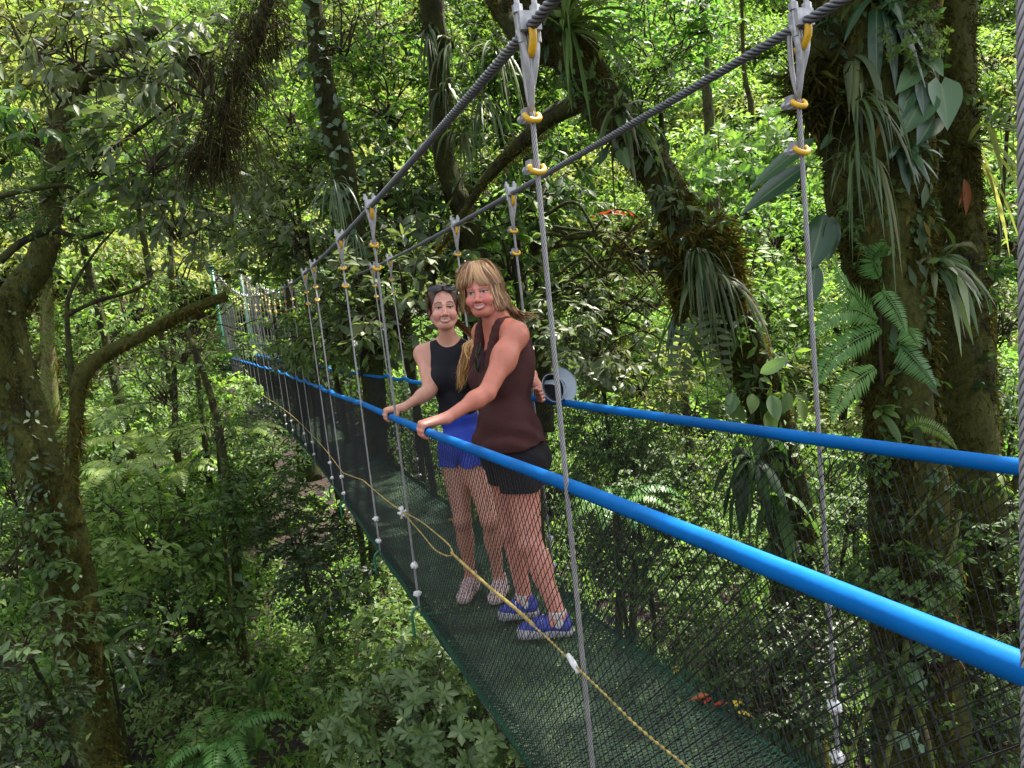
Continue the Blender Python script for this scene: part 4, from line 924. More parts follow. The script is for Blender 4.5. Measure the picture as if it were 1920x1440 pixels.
def crown_mesh(key,leafm,twigm='twig'):
    k=(key,leafm,twigm)
    if k not in PRO:
        spec=dict(
         broad0=dict(seed=11,ntwig=95,nleaf=11,ll=.15,wl=.42), broad1=dict(seed=12,ntwig=110,nleaf=10,ll=.14,wl=.46), broad2=dict(seed=13,ntwig=80,nleaf=12,ll=.17,wl=.38,hang=.2),
         mid0=dict(seed=21,ntwig=150,nleaf=11,ll=.125,wl=.45,twlen=(.2,.42)), mid1=dict(seed=22,ntwig=165,nleaf=11,ll=.115,wl=.5,twlen=(.2,.42)), mid2=dict(seed=23,ntwig=145,nleaf=12,ll=.13,wl=.36,hang=.25,twlen=(.2,.42)),
         big0=dict(seed=71,ntwig=36,nleaf=7,ll=.25,wl=.40,hang=.35,droop=.35),big1=dict(seed=72,ntwig=32,nleaf=8,ll=.27,wl=.36,hang=.5,droop=.35),bigc0=dict(seed=73,ntwig=95,nleaf=8,ll=.20,wl=.44,hang=.1),bigc1=dict(seed=74,ntwig=85,nleaf=9,ll=.19,wl=.42,hang=.25),
         epi0=dict(seed=81,ntwig=18,nleaf=6,ll=.50,wl=.32,hang=.35,droop=.4,shell=.3),epi1=dict(seed=82,ntwig=15,nleaf=7,ll=.42,wl=.42,hang=.2,droop=.3,shell=.3),
         fine0=dict(seed=31,ntwig=330,nleaf=14,ll=.055,wl=.5,near=False,twlen=(.15,.32)), fine1=dict(seed=32,ntwig=300,nleaf=15,ll=.06,wl=.42,near=False,twlen=(.15,.32)),
         airy0=dict(seed=41,ntwig=42,nleaf=9,ll=.13,wl=.4,hang=.15), airy1=dict(seed=42,ntwig=36,nleaf=10,ll=.14,wl=.36,hang=.3), 
         whorl0=dict(seed=51,ntwig=130,nleaf=6,ll=.19,wl=.46,whorl=True,shell=.72,flat=.7,droop=.15), whorl1=dict(seed=52,ntwig=110,nleaf=6,ll=.185,wl=.42,whorl=True,shell=.6,flat=.8,droop=.3),
         unseen_canopy=dict(seed=61,ntwig=200,nleaf=12,ll=.085,wl=.5,near=False,flat=.55,twlen=(.2,.4)))[key]
        PRO[k]=gen_crown(**spec).mesh('crown_'+key,[M[leafm],M[twigm]])
    return PRO[k]
def add_crown(root,key,leafm,c,r,rz=None,twigm='twig',name='crown',tilt=.0):
    o=link(name,crown_mesh(key,leafm,twigm),root); o.location=Vector(local(root,c)); r=np.broadcast_to(r,(3,))
    o.scale=[float(v) for v in r]; o.rotation_euler=(rng.normal()*tilt,rng.normal()*tilt,float(rng.uniform(0,6.28) if rz is None else rz)); return o
def bark_rf(seed,amp=.12,fl=3):
    r=np.random.default_rng(seed); a=r.uniform(0,6.28,8); 
    return lambda s,t: 1+amp*(np.sin(t*2+a[0]+s*1.3)*.5+np.sin(t*fl+a[1]+s*.7)*.4+np.sin(t*5+s*4+a[2])*.3+np.sin(t*9-s*7+a[3])*.22+np.sin(s*11+a[4]+2*np.sin(t+a[5]))*.3)
def trunk(root,pts,radii,matk='bark',sides=16,n=46,seed=0,name='trunk',amp=.12,tufts=0,tuftm='moss',tl=.05,tw=.006):
    P=smooth_path(np.asarray(pts,float),n); d=np.linspace(0,1,n); r=np.interp(d,np.linspace(0,1,len(radii)),radii)
    V,f=tube(local(root,P),r,sides,rfun=bark_rf(seed,amp)); o=MB().add(V,f).obj(name,M[matk],root)
    if tufts: moss_on(root,P,r,tufts,tuftm,tl,tw,seed)
    return P,r
def moss_on(root,P,r,n,matk='moss',tl=.05,tw=.006,seed=0,name='moss_tufts'):
    rr=np.random.default_rng(seed+99); T,N,B=frames(P)
    s=np.concatenate([[0],np.cumsum(np.linalg.norm(np.diff(P,axis=0),axis=1))])
    k=max(4,n//150); cs=rr.uniform(0,s[-1],k); ca=rr.uniform(0,6.28,k); which=rr.integers(0,k,n)
    ss=np.clip(np.where(rr.random(n)<.6,cs[which]+rr.normal(size=n)*.12,rr.uniform(0,s[-1],n)),0,s[-1]); aa=np.where(rr.random(n)<.6,ca[which]+rr.normal(size=n)*.6,rr.uniform(0,6.28,n))
    u=np.interp(ss,s,np.arange(len(P))); i=np.clip(u.astype(int),0,len(P)-2); t=(u-i)[:,None]
    c=P[i]*(1-t)+P[i+1]*t; rad=(r[i]*(1-t[:,0])+r[i+1]*t[:,0])
    out=np.cos(aa)[:,None]*N[i]+np.sin(aa)[:,None]*B[i]
    p=c+out*rad[:,None]*.97; L=tl*rr.uniform(.4,1.5,n)
    D=norm(out*.7+rr.normal(size=(n,3))*.55+np.array([0,0,-.6])); V,f,mid=leaves(local(root,p),D,out+rr.normal(size=(n,3))*.4,L,tw*rr.uniform(.6,1.6,n),.5,.0,near=False)
    MB().add(V,f,0,mid=mid).obj(name,M[matk],root,smooth=False)
def pxpath(pts):   # (px,py,depth,width_px) -> points, radii
    return np.array([at(a,b,d) for a,b,d,w_ in pts]),[px2m(w_,d)/2 for a,b,d,w_ in pts]
def leafy_on(root,P,r,n,matk,L,wl=.5,seed=0,name='climbing_leaves',hang=.5,off=.06,span=(0,1),az=None):
    rr=np.random.default_rng(seed+5); T,N,B=frames(P); u=rr.uniform(span[0]*(len(P)-1.01),span[1]*(len(P)-1.01),n); i=u.astype(int); t=(u-i)[:,None]
    c=P[i]*(1-t)+P[i+1]*t; out=norm(rr.normal(size=(n,3))*.7+(-_f if az is None else az)); out=norm(out-T[i]*(out*T[i]).sum(1)[:,None]); p=c+out*(r[i]*1.0)[:,None]+out*off*rr.random((n,1))
    D=norm(out*.5+rr.normal(size=(n,3))*.45+np.array([0,0,-hang])); l=L*rr.uniform(.5,1.25,n)
    V,f,mid=leaves(local(root,p),D,out+rr.normal(size=(n,3))*.3+np.array([0,0,.4]),l,l*wl,.3,.2); return MB().add(V,f,0,mid=mid).obj(name,M[matk],root)
def blades(root,c,n,L,W,matk,droop=.8,out=None,spread=.8,seed=0,name='leaf_blades',upb=.4,Lv=.35):
    rr=np.random.default_rng(seed+17); o=-_f if out is None else np.asarray(out,float)
    D=norm(rr.normal(size=(n,3))*spread+norm(o)+np.array([0,0,upb])); S=norm(np.cross(D,[0,0,1.])+rr.normal(size=(n,3))*.2)
    V,f,mid=ribbons(local(root,np.asarray(c)+rr.normal(size=(n,3))*.02),D,S,L*rr.uniform(1-Lv,1+Lv,n),W*rr.uniform(.7,1.3,n),droop*rr.uniform(.6,1.4,n),7); return MB().add(V,f,0,mid=mid).obj(name,M[matk],root)
def frond(root,pts,pin,matk='fern',n=34,wl=.22,name='frond',face=None,tilt=.15,gap=1.):
    """fern frond along a path; pin = longest leaflet length"""
    P=smooth_path(local(root,pts),n); T,_,_=frames(P); fc=np.broadcast_to(-_f if face is None else np.asarray(face,float),P.shape); S=norm(np.cross(T,fc)); Nn=np.cross(S,T)
    t=np.linspace(0,1,n); L=pin*np.clip(np.minimum(.35+t*3,1.0)*(1-t**2.6)+.06,0,1)
    mb=MB(); sp=np.linalg.norm(np.diff(P,axis=0),axis=1).mean()
    for sg in (-1,1):
        V,f,mid=leaves(P,S*sg+T*.22-Nn*tilt+rng.normal(size=P.shape)*.05,Nn+rng.normal(size=P.shape)*.12,L,np.maximum(sp*.92*gap,L*.1),.22,.1,prof=(1.,.85,0)); mb.add(V,f,0,mid=mid)
    V,f=tube(P,np.linspace(.004,.0015,n)*max(1,pin/.08),5); mb.add(V,f,0,mid=np.zeros(len(V)))
    return mb.obj(name,M[matk],root)
def bigleaf(root,base,tip,W,matk,face=None,cup=.12,name='leaf_blade',heart=False,nseg=10,droop=.1):
    """one large entire leaf with a midrib, built as a grid"""
    b=local(root,base); t_=local(root,tip); ax=t_-b; L=np.linalg.norm(ax); ax/=L; fc=-_f if face is None else np.asarray(face,float)
    S=norm(np.cross(ax,fc)); Nn=np.cross(S,ax); t=np.linspace(0,1,nseg+1)
    w_=np.sin(np.pi*np.clip(t,0,1)**(.62 if heart else .8))**(.8 if heart else .9); w_[0]=.0
    if heart: w_=np.interp(t,[0,.04,.12,.25,.45,.7,.88,1],[.25,.75,.97,1,.88,.5,.2,0])
    v=np.linspace(-1,1,7); G=b+ax*(L*t)[:,None,None]+S*(v[None,:]*w_[:,None]*W/2)[...,None]
    if heart: G=G-ax*((np.abs(v)[None]*np.exp(-t*9)[:,None])*L*.16)[...,None]
    G=G+Nn*((v**2)[None]*w_[:,None]*W*cup)[...,None]-Nn*((t**2)*L*droop)[:,None,None]+Nn*((np.sin(t*38)*.012*L*.3)[:,None]*np.abs(v)[None])[...,None]
    k=np.arange(nseg)[:,None]*7+np.arange(6)[None]; q=np.stack([k,k+1,k+8,k+7],-1).reshape(-1,4)
    return MB().add(G.reshape(-1,3),[q],0,mid=np.broadcast_to(np.abs(v),(nseg+1,7)).ravel()).obj(name,M[matk],root)
def stem(root,pts,r,matk='twig',name='stem'):
    P=smooth_path(local(root,pts),14); V,f=tube(P,np.linspace(r,r*.6,14),6); return MB().add(V,f).obj(name,M[matk],root)

# ------------------------------------------------------------------ the old mossy tree at the left
t1=thing('mossy_tree','forked mossy tree at the left edge with one bare limb reaching towards the bridge','tree',at(190,1440,7.2)+np.array([0,0,-1.3]))
pts,rad=pxpath([(218,1640,7.2,126),(192,1440,7.2,84),(164,1290,7.15,70),(140,1150,7.1,70),(115,1020,7.1,76),(97,930,7.1,86),(92,880,7.1,74)])
P,r=trunk(t1,pts,rad,'bark_gold',20,60,1,tufts=14000,tuftm='moss_brown',tl=.045,tw=.009); leafy_on(t1,P,r,130,'leaf_mid',.09,.4,1); leafy_on(t1,P,r,60,'heart',.08,.7,41,span=(.45,.95),off=.1,name='heart_leaves')
pts,rad=pxpath([(98,980,7.1,76),(74,860,7.1,64),(48,760,7.15,62),(22,660,7.2,60),(18,580,7.25,62),(40,540,7.3,56),(70,505,7.35,50),(90,440,7.4,40),(97,380,7.5,36),(105,300,7.6,32),(125,200,7.8,28),(165,145,8,26),(240,80,8.2,20),(300,55,8.4,12)])
P,r=trunk(t1,pts,rad,'bark_gold',18,90,2,name='stem',tufts=5200,tl=.05,tuftm='moss_brown'); leafy_on(t1,P,r,120,'pale_leaf',.07,.45,2,span=(0,.35)); leafy_on(t1,P,r,160,'leaf_dark',.10,.4,22); P_a=P
pts,rad=pxpath([(80,930,7.05,60),(45,840,7.0,58),(10,740,7.0,56),(-15,640,7.0,60),(-25,560,7.05,60)])
P,r=trunk(t1,pts,rad,'bark_gold',16,50,3,name='stem',tufts=2600,tl=.05,tuftm='moss_brown'); leafy_on(t1,P,r,60,'leaf_dark',.12,.45,3)
pts,rad=pxpath([(122,980,7.05,56),(134,880,7.0,27),(142,790,6.95,23),(152,715,6.9,25),(178,676,6.9,32),(250,638,7.0,24),(310,605,7.1,21),(370,575,7.2,18),(425,555,7.3,17)])
P,r=trunk(t1,pts,rad,'bark_gold',16,60,4,name='branch',tufts=4200,tl=.024,amp=.22); leafy_on(t1,P,r,40,'leaf_mid',.09,.35,4,az=np.array([0,0,1.]),hang=-.4); blades(t1,at(424,552,7.28),14,.22,.02,'leaf_yellow',.6,spread=.8,seed=77,out=np.array([0,0,1.]),name='tip_leaves'); moss_on(t1,P,r*.6,900,'moss',.11,.007,45,'moss_fringe')
for k,bp_ in enumerate([[(135,720,6.9,12),(126,600,6.9,10),(133,545,6.95,8),(180,470,7.1,5),(215,430,7.2,4)],[(128,590,6.9,8),(180,565,6.95,8),(250,545,7.05,7),(285,525,7.1,5)],[(0,490,6.6,16),(40,455,6.7,15),(95,433,6.9,13),(150,445,7,10),(195,436,7.1,6)],[(-10,370,6.5,12),(60,355,6.7,10),(130,350,6.9,8),(180,390,7,5)],
  [(110,300,7.6,14),(190,290,7.5,10),(270,235,7.4,7),(330,190,7.3,4)],[(130,200,7.8,13),(60,120,7.7,9),(20,40,7.6,6)],[(165,145,8,14),(230,150,7.8,10),(320,120,7.6,7),(420,90,7.5,4)],[(105,330,7.6,10),(50,270,7.4,7),(0,250,7.2,5)]]):
    pts,rad=pxpath(bp_); trunk(t1,pts,rad,'bark_dark',7,24,10+k,name='branch',amp=.08)
for px,py,d,rp,key,lm in [(250,110,7.6,130,'big0','leaf_grey'),(370,130,7.3,130,'big1','leaf_grey'),(120,80,7.4,130,'big0','leaf_grey'),(300,290,7.0,130,'big1','leaf_grey'),(180,300,7.3,110,'big0','leaf_mid'),(60,230,6.9,110,'big1','leaf_mid'),(420,300,7.2,110,'big1','leaf_grey'),(330,410,7.2,100,'big1','leaf_grey'),(450,60,7.3,100,'big0','leaf_grey'),(130,400,7.0,60,'airy1','leaf_bright'),(150,540,7.0,40,'airy0','leaf_bright'),(20,380,6.7,80,'airy0','leaf_mid')]:
    add_crown(t1,key,lm,at(px,py,d),px2m(rp,d),twigm='twig',tilt=.3)

# ------------------------------------------------------------------ hanging dead moss
def dead_moss(name,label,strands,clumps,seed):
    r=np.random.default_rng(seed); c0=at(*clumps[0][:3]); root=thing(name,label,'moss',c0)
    mb=MB()
    for px,py,d,rp,L in clumps:
        n=int(strands*rp/50); p=at(px,py,d)+r.normal(size=(n,3))*px2m(rp,d)*np.array([.5,.5,.45])
        D=norm(r.normal(size=(n,3))*.55+np.array([0,0,-1.])); l=L*r.uniform(.4,1.3,n); S=norm(np.cross(D,r.normal(size=(n,3))))
        V,f,mid=ribbons(local(root,p),D,S,l,.0045*r.uniform(.6,1.7,n),r.uniform(-.1,.9,n),5); mb.add(V,f,0,mid=mid)
        k=int(n*1.6); pp=at(px,py,d)+r.normal(size=(k,3))*px2m(rp,d)*np.array([.42,.42,.5]); V,f,mid=leaves(local(root,pp),rvec(r,k)*.8+np.array([0,0,-.6]),rvec(r,k),.07*r.uniform(.5,1.4,k),.006,.4,near=False); mb.add(V,f,0,mid=mid)
    mb.obj('moss_strands',M['deadmoss'],root,smooth=False)
    return root
dm=dead_moss('hanging_moss','large brown beard of dead moss hanging from a branch high up left of the dark vine trunk','',[],0) if 0 else dead_moss('hanging_moss','large brown beard of dead moss and rootlets hanging high up, left of the bridge towers',230,[(470,80,6.3,56,.3),(440,140,6.2,46,.4),(425,210,6.1,52,.5),(405,260,6.1,42,.42),(365,300,6.1,30,.3),(500,30,6.4,56,.3)],3)
pts,rad=pxpath([(560,-120,6.6,34),(510,-20,6.5,30),(485,60,6.4,26),(465,110,6.3,24),(430,170,6.2,14),(420,240,6.1,8)]); trunk(dm,pts,rad,'bark_dark',8,24,44,name='dead_branch')
dm2=dead_moss('hanging_moss','smaller tuft of dark moss caught on twigs left of the large moss beard',260,[(365,120,7.6,26,.2),(345,100,7.6,22,.2)],4)

# ------------------------------------------------------------------ climbing-plant trunks behind the bridge
t3=thing('dark_tree','dark leaning trunk hung with vines and pale rootlets, left of the first bridge cables','tree',at(690,700,9.6)+np.array([0,0,-3.]))
pts,rad=pxpath([(715,1050,9.9,44),(698,700,9.6,40),(683,500,9.5,46),(655,400,9.4,44),(640,300,9.3,42),(622,220,9.2,44),(600,110,9.1,36),(585,-20,9,34),(570,-250,9,30)])
P,r=trunk(t3,pts,rad,'bark_dark',14,70,5,tufts=2600,tl=.06,tuftm='moss_brown'); leafy_on(t3,P,r,130,'heart',.13,.75,5,span=(.4,.95),off=.18)
blades(t3,at(630,345,9.1),26,.55,.018,'pale_leaf',1.2,spread=.7,seed=3,name='hanging_roots',upb=-.1); blades(t3,at(665,440,9.2),18,.5,.012,'pale_leaf',1.2,spread=.4,seed=4,name='hanging_roots',upb=-.1)
add_crown(t3,'mid1','leaf_mid',at(560,-420,9.2),[1.1,1.1,1.0]); add_crown(t3,'airy0','leaf_dark',at(640,60,9.0),.75)
t4=thing('dark_tree','dark upright trunk above the younger woman, covered in drooping strap leaves','tree',at(890,600,10.5)+np.array([0,0,-3.5]))
pts,rad=pxpath([(905,900,10.6,44),(890,600,10.5,42),(880,430,10.4,46),(845,340,10.3,44),(826,240,10.2,42),(822,100,10.1,44),(806,-20,10,46),(800,-300,10,40)])
P,r=trunk(t4,pts,rad,'bark_dark',14,70,6,tufts=2600,tl=.07,tuftm='moss_brown')
for px,py,s_,L in [(850,90,1,.7),(835,170,2,.6),(905,190,3,.8),(800,60,4,.5),(870,250,5,.55),(930,90,6,.9)]: blades(t4,at(px,py,10.0),22,L,.03,'strap',1.1,spread=.6,seed=s_+60,name='strap_leaves',upb=.1)
add_crown(t4,'unseen_canopy','leaf_mid',at(800,-440,10.2),[1.8,1.8,1.5])
t4b=thing('dark_tree','thin black trunk standing behind the far handrail where the cables crowd together','tree',at(560,640,15)+np.array([0,0,-3.]))
pts,rad=pxpath([(580,900,15.2,46),(565,680,15,32),(550,600,15,26),(540,540,15,22),(530,420,15,18)]); trunk(t4b,pts,rad,'bark_dark',10,40,7); add_crown(t4b,'mid1','leaf_dark',at(530,400,15),1.5)

# ------------------------------------------------------------------ leaning epiphyte tree
t5=thing('leaning_mossy_tree','slanting trunk thick with moss and epiphytes, right of the two women','tree',at(1490,1200,7.6)+np.array([0,0,-2.5]))
pts,rad=pxpath([(1500,1560,7.6,130),(1495,1300,7.6,100),(1490,1050,7.55,92),(1475,900,7.5,84),(1445,780,7.4,78),(1410,690,7.3,72),(1370,600,7.2,72),(1320,520,7.1,80),(1290,440,7.0,90),(1235,330,6.95,74),(1165,240,6.9,70),(1110,160,6.85,78),(1060,70,6.8,84),(990,-40,6.8,92),(900,-200,6.8,92)])
P5,r5=trunk(t5,pts,rad,'bark_dark',20,110,8,amp=.16,tufts=16000,tl=.075,tw=.010); leafy_on(t5,P5,r5,420,'leaf_mid',.13,.35,8,off=.22); leafy_on(t5,P5,r5,160,'leaf_dark',.2,.3,18,off=.2,hang=1.)
for k,bp_ in enumerate([[(1120,180,6.9,44),(1040,215,7.1,34),(970,275,7.6,26),(905,345,8.2,18),(850,430,8.6,9),(800,500,8.8,4)],[(1080,100,6.85,60),(1010,90,6.9,44),(950,30,7.2,36),(880,-90,7.6,30),(820,-260,7.8,24)]]):
    pp,rr_=pxpath(bp_); trunk(t5,pp,rr_,'bark_dark',12,30,60+k,name='branch',tufts=1200,tl=.06)
add_crown(t5,'unseen_canopy','leaf_mid',at(900,-420,7),[2.8,2.8,2.0]); add_crown(t5,'unseen_canopy','leaf_mid',at(1250,-420,7.2),[2.2,2.2,1.8])  # crowns above the view, added to keep direct sun off the bridge
for px,py,d,rp,key,lm in [(1090,150,6.55,46,'epi0','leaf_mid'),(1190,270,6.65,44,'epi1','leaf_mid'),(1255,370,6.7,46,'epi0','leaf_grey'),(1340,430,6.75,46,'epi1','leaf_mid'),(1250,470,6.75,44,'epi1','leaf_dark'),(1390,590,6.9,50,'epi0','leaf_mid'),(1330,640,6.9,50,'epi1','leaf_mid'),(1440,710,7.1,50,'epi0','leaf_mid'),(1490,850,7.2,55,'epi1','leaf_mid'),(1450,1000,7.2,60,'epi0','leaf_dark'),(1520,1080,7.3,60,'epi1','leaf_mid'),(1020,60,6.6,50,'epi1','leaf_dark')]: add_crown(t5,key,lm,at(px,py,d),px2m(rp,d),name='epiphyte_leaves',tilt=.5)
moss_on(t5,smooth_path(np.array([at(1290,430,6.9),at(1320,500,6.95),at(1335,560,7.0)]),20),np.full(20,.30),2600,'moss',.16,.008,31,'moss_beard')
# ------------------------------------------------------------------ big pair of trunks at the right
t6=thing('mossy_tree','massive moss-covered trunk at the right, nearest to the far handrail','tree',at(1730,1440,5.4)+np.array([0,0,-2.]))
pts,rad=pxpath([(1745,1750,5.4,240),(1730,1440,5.4,172),(1714,1200,5.35,150),(1708,1000,5.3,142),(1696,850,5.25,142),(1682,700,5.2,126),(1678,550,5.2,122),(1660,420,5.2,142),(1645,300,5.2,170),(1632,180,5.2,196),(1630,60,5.2,218),(1625,-80,5.2,230),(1610,-300,5.2,230)])
P6,r6=trunk(t6,pts,rad,'bark_brown',40,160,9,amp=.17,tufts=42000,tuftm='moss_brown',tl=.055,tw=.011); leafy_on(t6,P6,r6,420,'leaf_mid',.075,.45,9); leafy_on(t6,P6,r6,260,'moss',.10,.3,29,hang=.9,name='sprig_leaves'); leafy_on(t6,P6,r6,60,'leaf_dark',.2,.28,19,hang=1.1,span=(.35,1))
pp,rr_=pxpath([(1610,130,5.2,120),(1560,110,5.1,95),(1525,90,5.0,70),(1505,40,5.0,50)]); trunk(t6,pp,rr_,'bark_dark',12,24,71,name='branch',tufts=900,tl=.06)
moss_on(t6,smooth_path(np.array([at(1520,120,5),at(1535,180,5),at(1560,220,5)]),12),np.full(12,.12),700,'moss_brown',.16,.006,32,'moss_beard')
add_crown(t6,'unseen_canopy','leaf_mid',at(1650,-520,5.3),[2.6,2.6,1.8]); add_crown(t6,'unseen_canopy','leaf_mid',at(1350,-640,5.0),[2.2,2.2,1.6]); add_crown(t6,'unseen_canopy','leaf_mid',at(1900,-640,5.0),[2.2,2.2,1.6])  # more crowns out of view, added to shade bridge and women
for k,bp_ in enumerate([[(1700,1200,5.1,14),(1690,1290,5.0,12),(1660,1440,4.95,10),(1640,1560,5,10)],[(1690,1270,5.0,12),(1735,1370,5.0,10),(1760,1500,5,9)],[(1730,1080,5.0,9),(1780,1040,5.0,9),(1800,960,5.05,7)],[(1690,1000,5,7),(1740,930,5,6),(1745,890,5,5)],[(1660,1260,5.05,9),(1600,1400,5.0,8),(1570,1480,5,7)]]):
    pp,rr_=pxpath(bp_); trunk(t6,pp,rr_,'bark_pale',6,24,80+k,name='aerial_root',amp=.05)
for px,py,d,rp,key,lm in [(1560,60,4.95,50,'epi0','leaf_dark'),(1690,20,4.8,44,'epi1','leaf_mid'),(1590,400,4.95,40,'epi1','leaf_mid'),(1720,400,4.95,36,'epi0','leaf_dark'),(1640,470,4.9,34,'epi1','leaf_mid'),(1625,860,5.0,44,'epi0','leaf_mid'),(1740,900,5.05,44,'epi1','leaf_mid'),(1660,960,5.0,40,'epi0','leaf_dark'),(1760,1020,5.1,50,'epi1','leaf_mid'),(1640,1240,5.05,60,'epi0','leaf_mid'),(1560,180,5.0,40,'epi1','leaf_mid')]: add_crown(t6,key,lm,at(px,py,d),px2m(rp,d),name='epiphyte_leaves',tilt=.5)
t6b=thing('mossy_tree','second mossy trunk close behind the massive right-hand trunk','tree',at(1815,1000,5.9)+np.array([0,0,-3.2]))
pts,rad=pxpath([(1860,1700,6,180),(1838,1300,5.95,135),(1824,1000,5.9,112),(1812,800,5.9,110),(1806,620,5.9,108),(1800,480,5.9,100),(1788,350,5.85,86),(1778,200,5.8,90),(1772,50,5.8,96),(1765,-150,5.8,96)])
for px,py,d,rp,key,lm in [(1835,200,5.6,50,'epi1','leaf_mid'),(1845,520,5.65,46,'epi0','leaf_mid'),(1840,700,5.7,44,'epi1','leaf_dark'),(1835,880,5.7,50,'epi0','leaf_mid')]: add_crown(t6b,key,lm,at(px,py,d),px2m(rp,d),name='epiphyte_leaves',tilt=.5)
P,r=trunk(t6b,pts,rad,'bark_brown',20,80,10,amp=.16,tufts=20000,tuftm='moss_brown',tl=.055,tw=.009); add_crown(t6b,'unseen_canopy','leaf_mid',at(1900,-450,6),[2.2,2.2,1.8])
# ------------------------------------------------------------------ plants growing on the trunks
def plant(name,label,cat,px,py,d): return thing(name,label,cat,at(px,py,d))
e=plant('strap_leaf_plant','clump of long narrow strap leaves cascading from the upper part of the massive right-hand trunk','plant',1612,195,4.95)
blades(e,at(1612,195,4.78),26,.42,.017,'strap',1.25,spread=.6,seed=1,upb=.25)
e=plant('strap_leaf_plant','grassy strap-leaf clump below the larger one on the massive right trunk, fanning out left','plant',1600,295,4.95)
blades(e,at(1600,295,4.85),26,.36,.014,'strap',1.1,spread=.7,seed=2,out=-_f-RT*.5); blades(e,at(1625,300,4.83),8,.5,.015,'strap',1.6,spread=.3,seed=3,upb=-.1)
e=plant('climbing_philodendron','broad heart-leaved climber spread over the massive right trunk below its top','plant',1735,150,5.0)
for a,b,c,d_,w_ in [(1765,158,1782,240,.22),(1733,180,1692,252,.22),(1750,225,1722,268,.16),(1722,130,1682,172,.14),(1738,108,1772,140,.13),(1705,170,1690,225,.11),(1728,160,1735,215,.10)]: bigleaf(e,at(a,b,4.72),at(c,d_,4.64),w_,'bigleaf' if a in (1705,1728,1750) else 'heart',heart=True,face=-_f+UP*.6)
stem(e,[at(1745,60,4.78),at(1735,140,4.74),at(1728,200,4.76),at(1720,270,4.82)],.009); stem(e,[at(1735,140,4.74),at(1690,200,4.70),at(1655,260,4.8)],.005); stem(e,[at(1655,390,4.84),at(1690,340,4.8),at(1740,235,4.76)],.004,'twig_moss')
e=plant('bushy_epiphyte','tuft of small pointed leaves at the top of the massive right trunk','plant',1705,85,5.0)
add_crown(e,'whorl1','leaf_mid',at(1705,85,4.74),.2,name='leaves'); stem(e,[at(1712,110,4.85),at(1706,90,4.75),at(1700,70,4.7)],.006)
e=plant('hanging_leaf_plant','cluster of long dark drooping leaves hanging at the very top right, over the massive trunk','plant',1650,-10,4.9)
blades(e,at(1645,0,4.85),12,.4,.075,'bigleaf',1.3,spread=.4,seed=9,upb=-.2); blades(e,at(1600,110,4.9),9,.3,.05,'leaf_grey',1.3,spread=.4,seed=10,upb=-.2)
e=plant('anthurium_plant','two long dark paddle leaves reaching left from the massive right trunk','plant',1560,300,4.9)
bigleaf(e,at(1528,258,4.8),at(1408,345,4.5),.10,'bigleaf',face=-_f+UP*.5); bigleaf(e,at(1514,308,4.75),at(1396,388,4.4),.125,'bigleaf',face=-_f+UP*.5); bigleaf(e,at(1560,250,4.9),at(1540,278,4.8),.05,'bigleaf')
stem(e,[at(1590,330,5.0),at(1560,290,4.9),at(1525,262,4.8)],.006); stem(e,[at(1590,335,5.0),at(1555,320,4.9),at(1512,312,4.75)],.006)
e=plant('anthurium_plant','hanging pleated dark leaves with pale ribs behind the right-hand wire cable','plant',1560,400,5.0)
bigleaf(e,at(1545,400,4.95),at(1520,510,4.85),.2,'bigleaf',cup=.25); bigleaf(e,at(1530,495,4.9),at(1518,580,4.85),.11,'bigleaf',cup=.3); bigleaf(e,at(1560,405,4.95),at(1555,490,4.9),.12,'bigleaf',cup=.2)
stem(e,[at(1610,380,5.05),at(1575,385,5.0),at(1545,400,4.95)],.007)
e=plant('sword_fern','bright green fern with ladder-like fronds on the middle of the massive right trunk','fern',1645,610,5.0)
for a in ([(1640,600),(1610,560),(1590,540),(1565,500)],[(1645,600),(1600,580),(1560,590),(1530,630)],[(1650,615),(1600,640),(1560,670),(1530,725)],[(1660,560),(1655,545),(1680,580),(1700,625)],[(1675,660),(1690,650),(1720,680),(1755,725)],[(1640,690),(1610,710),(1580,740),(1560,790)],[(1650,520),(1640,490),(1650,470),(1660,455)],[(1690,610),(1705,620),(1718,640),(1722,650)]):
    frond(e,[at(x,y,4.93-.16*k/3*(1+.6*(x<1600))) for k,(x,y) in enumerate(a)],.12 if a[-1][0]<1700 or a[-1][1]>700 else .105,'fern',32,face=-_f+UP*.3)
stem(e,[at(1655,720,5.0),at(1650,640,4.98),at(1655,540,5.0)],.012)
e=plant('small_fern','single arching pale-green fern frond low on the massive right trunk, just above the far handrail','fern',1690,810,4.95)
frond(e,[at(1700,808,4.95),at(1725,795,4.85),at(1765,810,4.8),at(1795,842,4.8)],.06,'fern_pale',36)
e=plant('bromeliad','pale spiky bromeliad in the notch between the two right-hand trunks','plant',1755,480,5.1)
blades(e,at(1752,490,5.05),20,.4,.045,'strap',.9,spread=.7,seed=21,upb=.3,out=-_f+RT*.5); blades(e,at(1765,500,5.05),8,.35,.04,'pale_leaf',1.2,spread=.5,seed=22,upb=-.1,out=-_f+RT*.5)
e=plant('arching_strap_plant','yellow-green strap leaves arching down outside the second right-hand trunk','plant',1815,270,5.6)
blades(e,at(1815,270,5.6),16,.75,.03,'leaf_yellow',1.0,spread=.5,seed=23,out=RT*1.2-_f*.4,upb=.4)
e=plant('orange_bract','orange-red flower bract glowing beside the second right-hand trunk','flower',1812,370,5.6)
bigleaf(e,at(1808,335,5.55),at(1815,402,5.5),.065,'orange',cup=.3); bigleaf(e,at(1808,350,5.55),at(1800,385,5.5),.03,'orange',cup=.3)
e=plant('leaf_rosette','rosette of pointed leaves low on the massive right trunk under the sword fern','plant',1655,770,4.95)
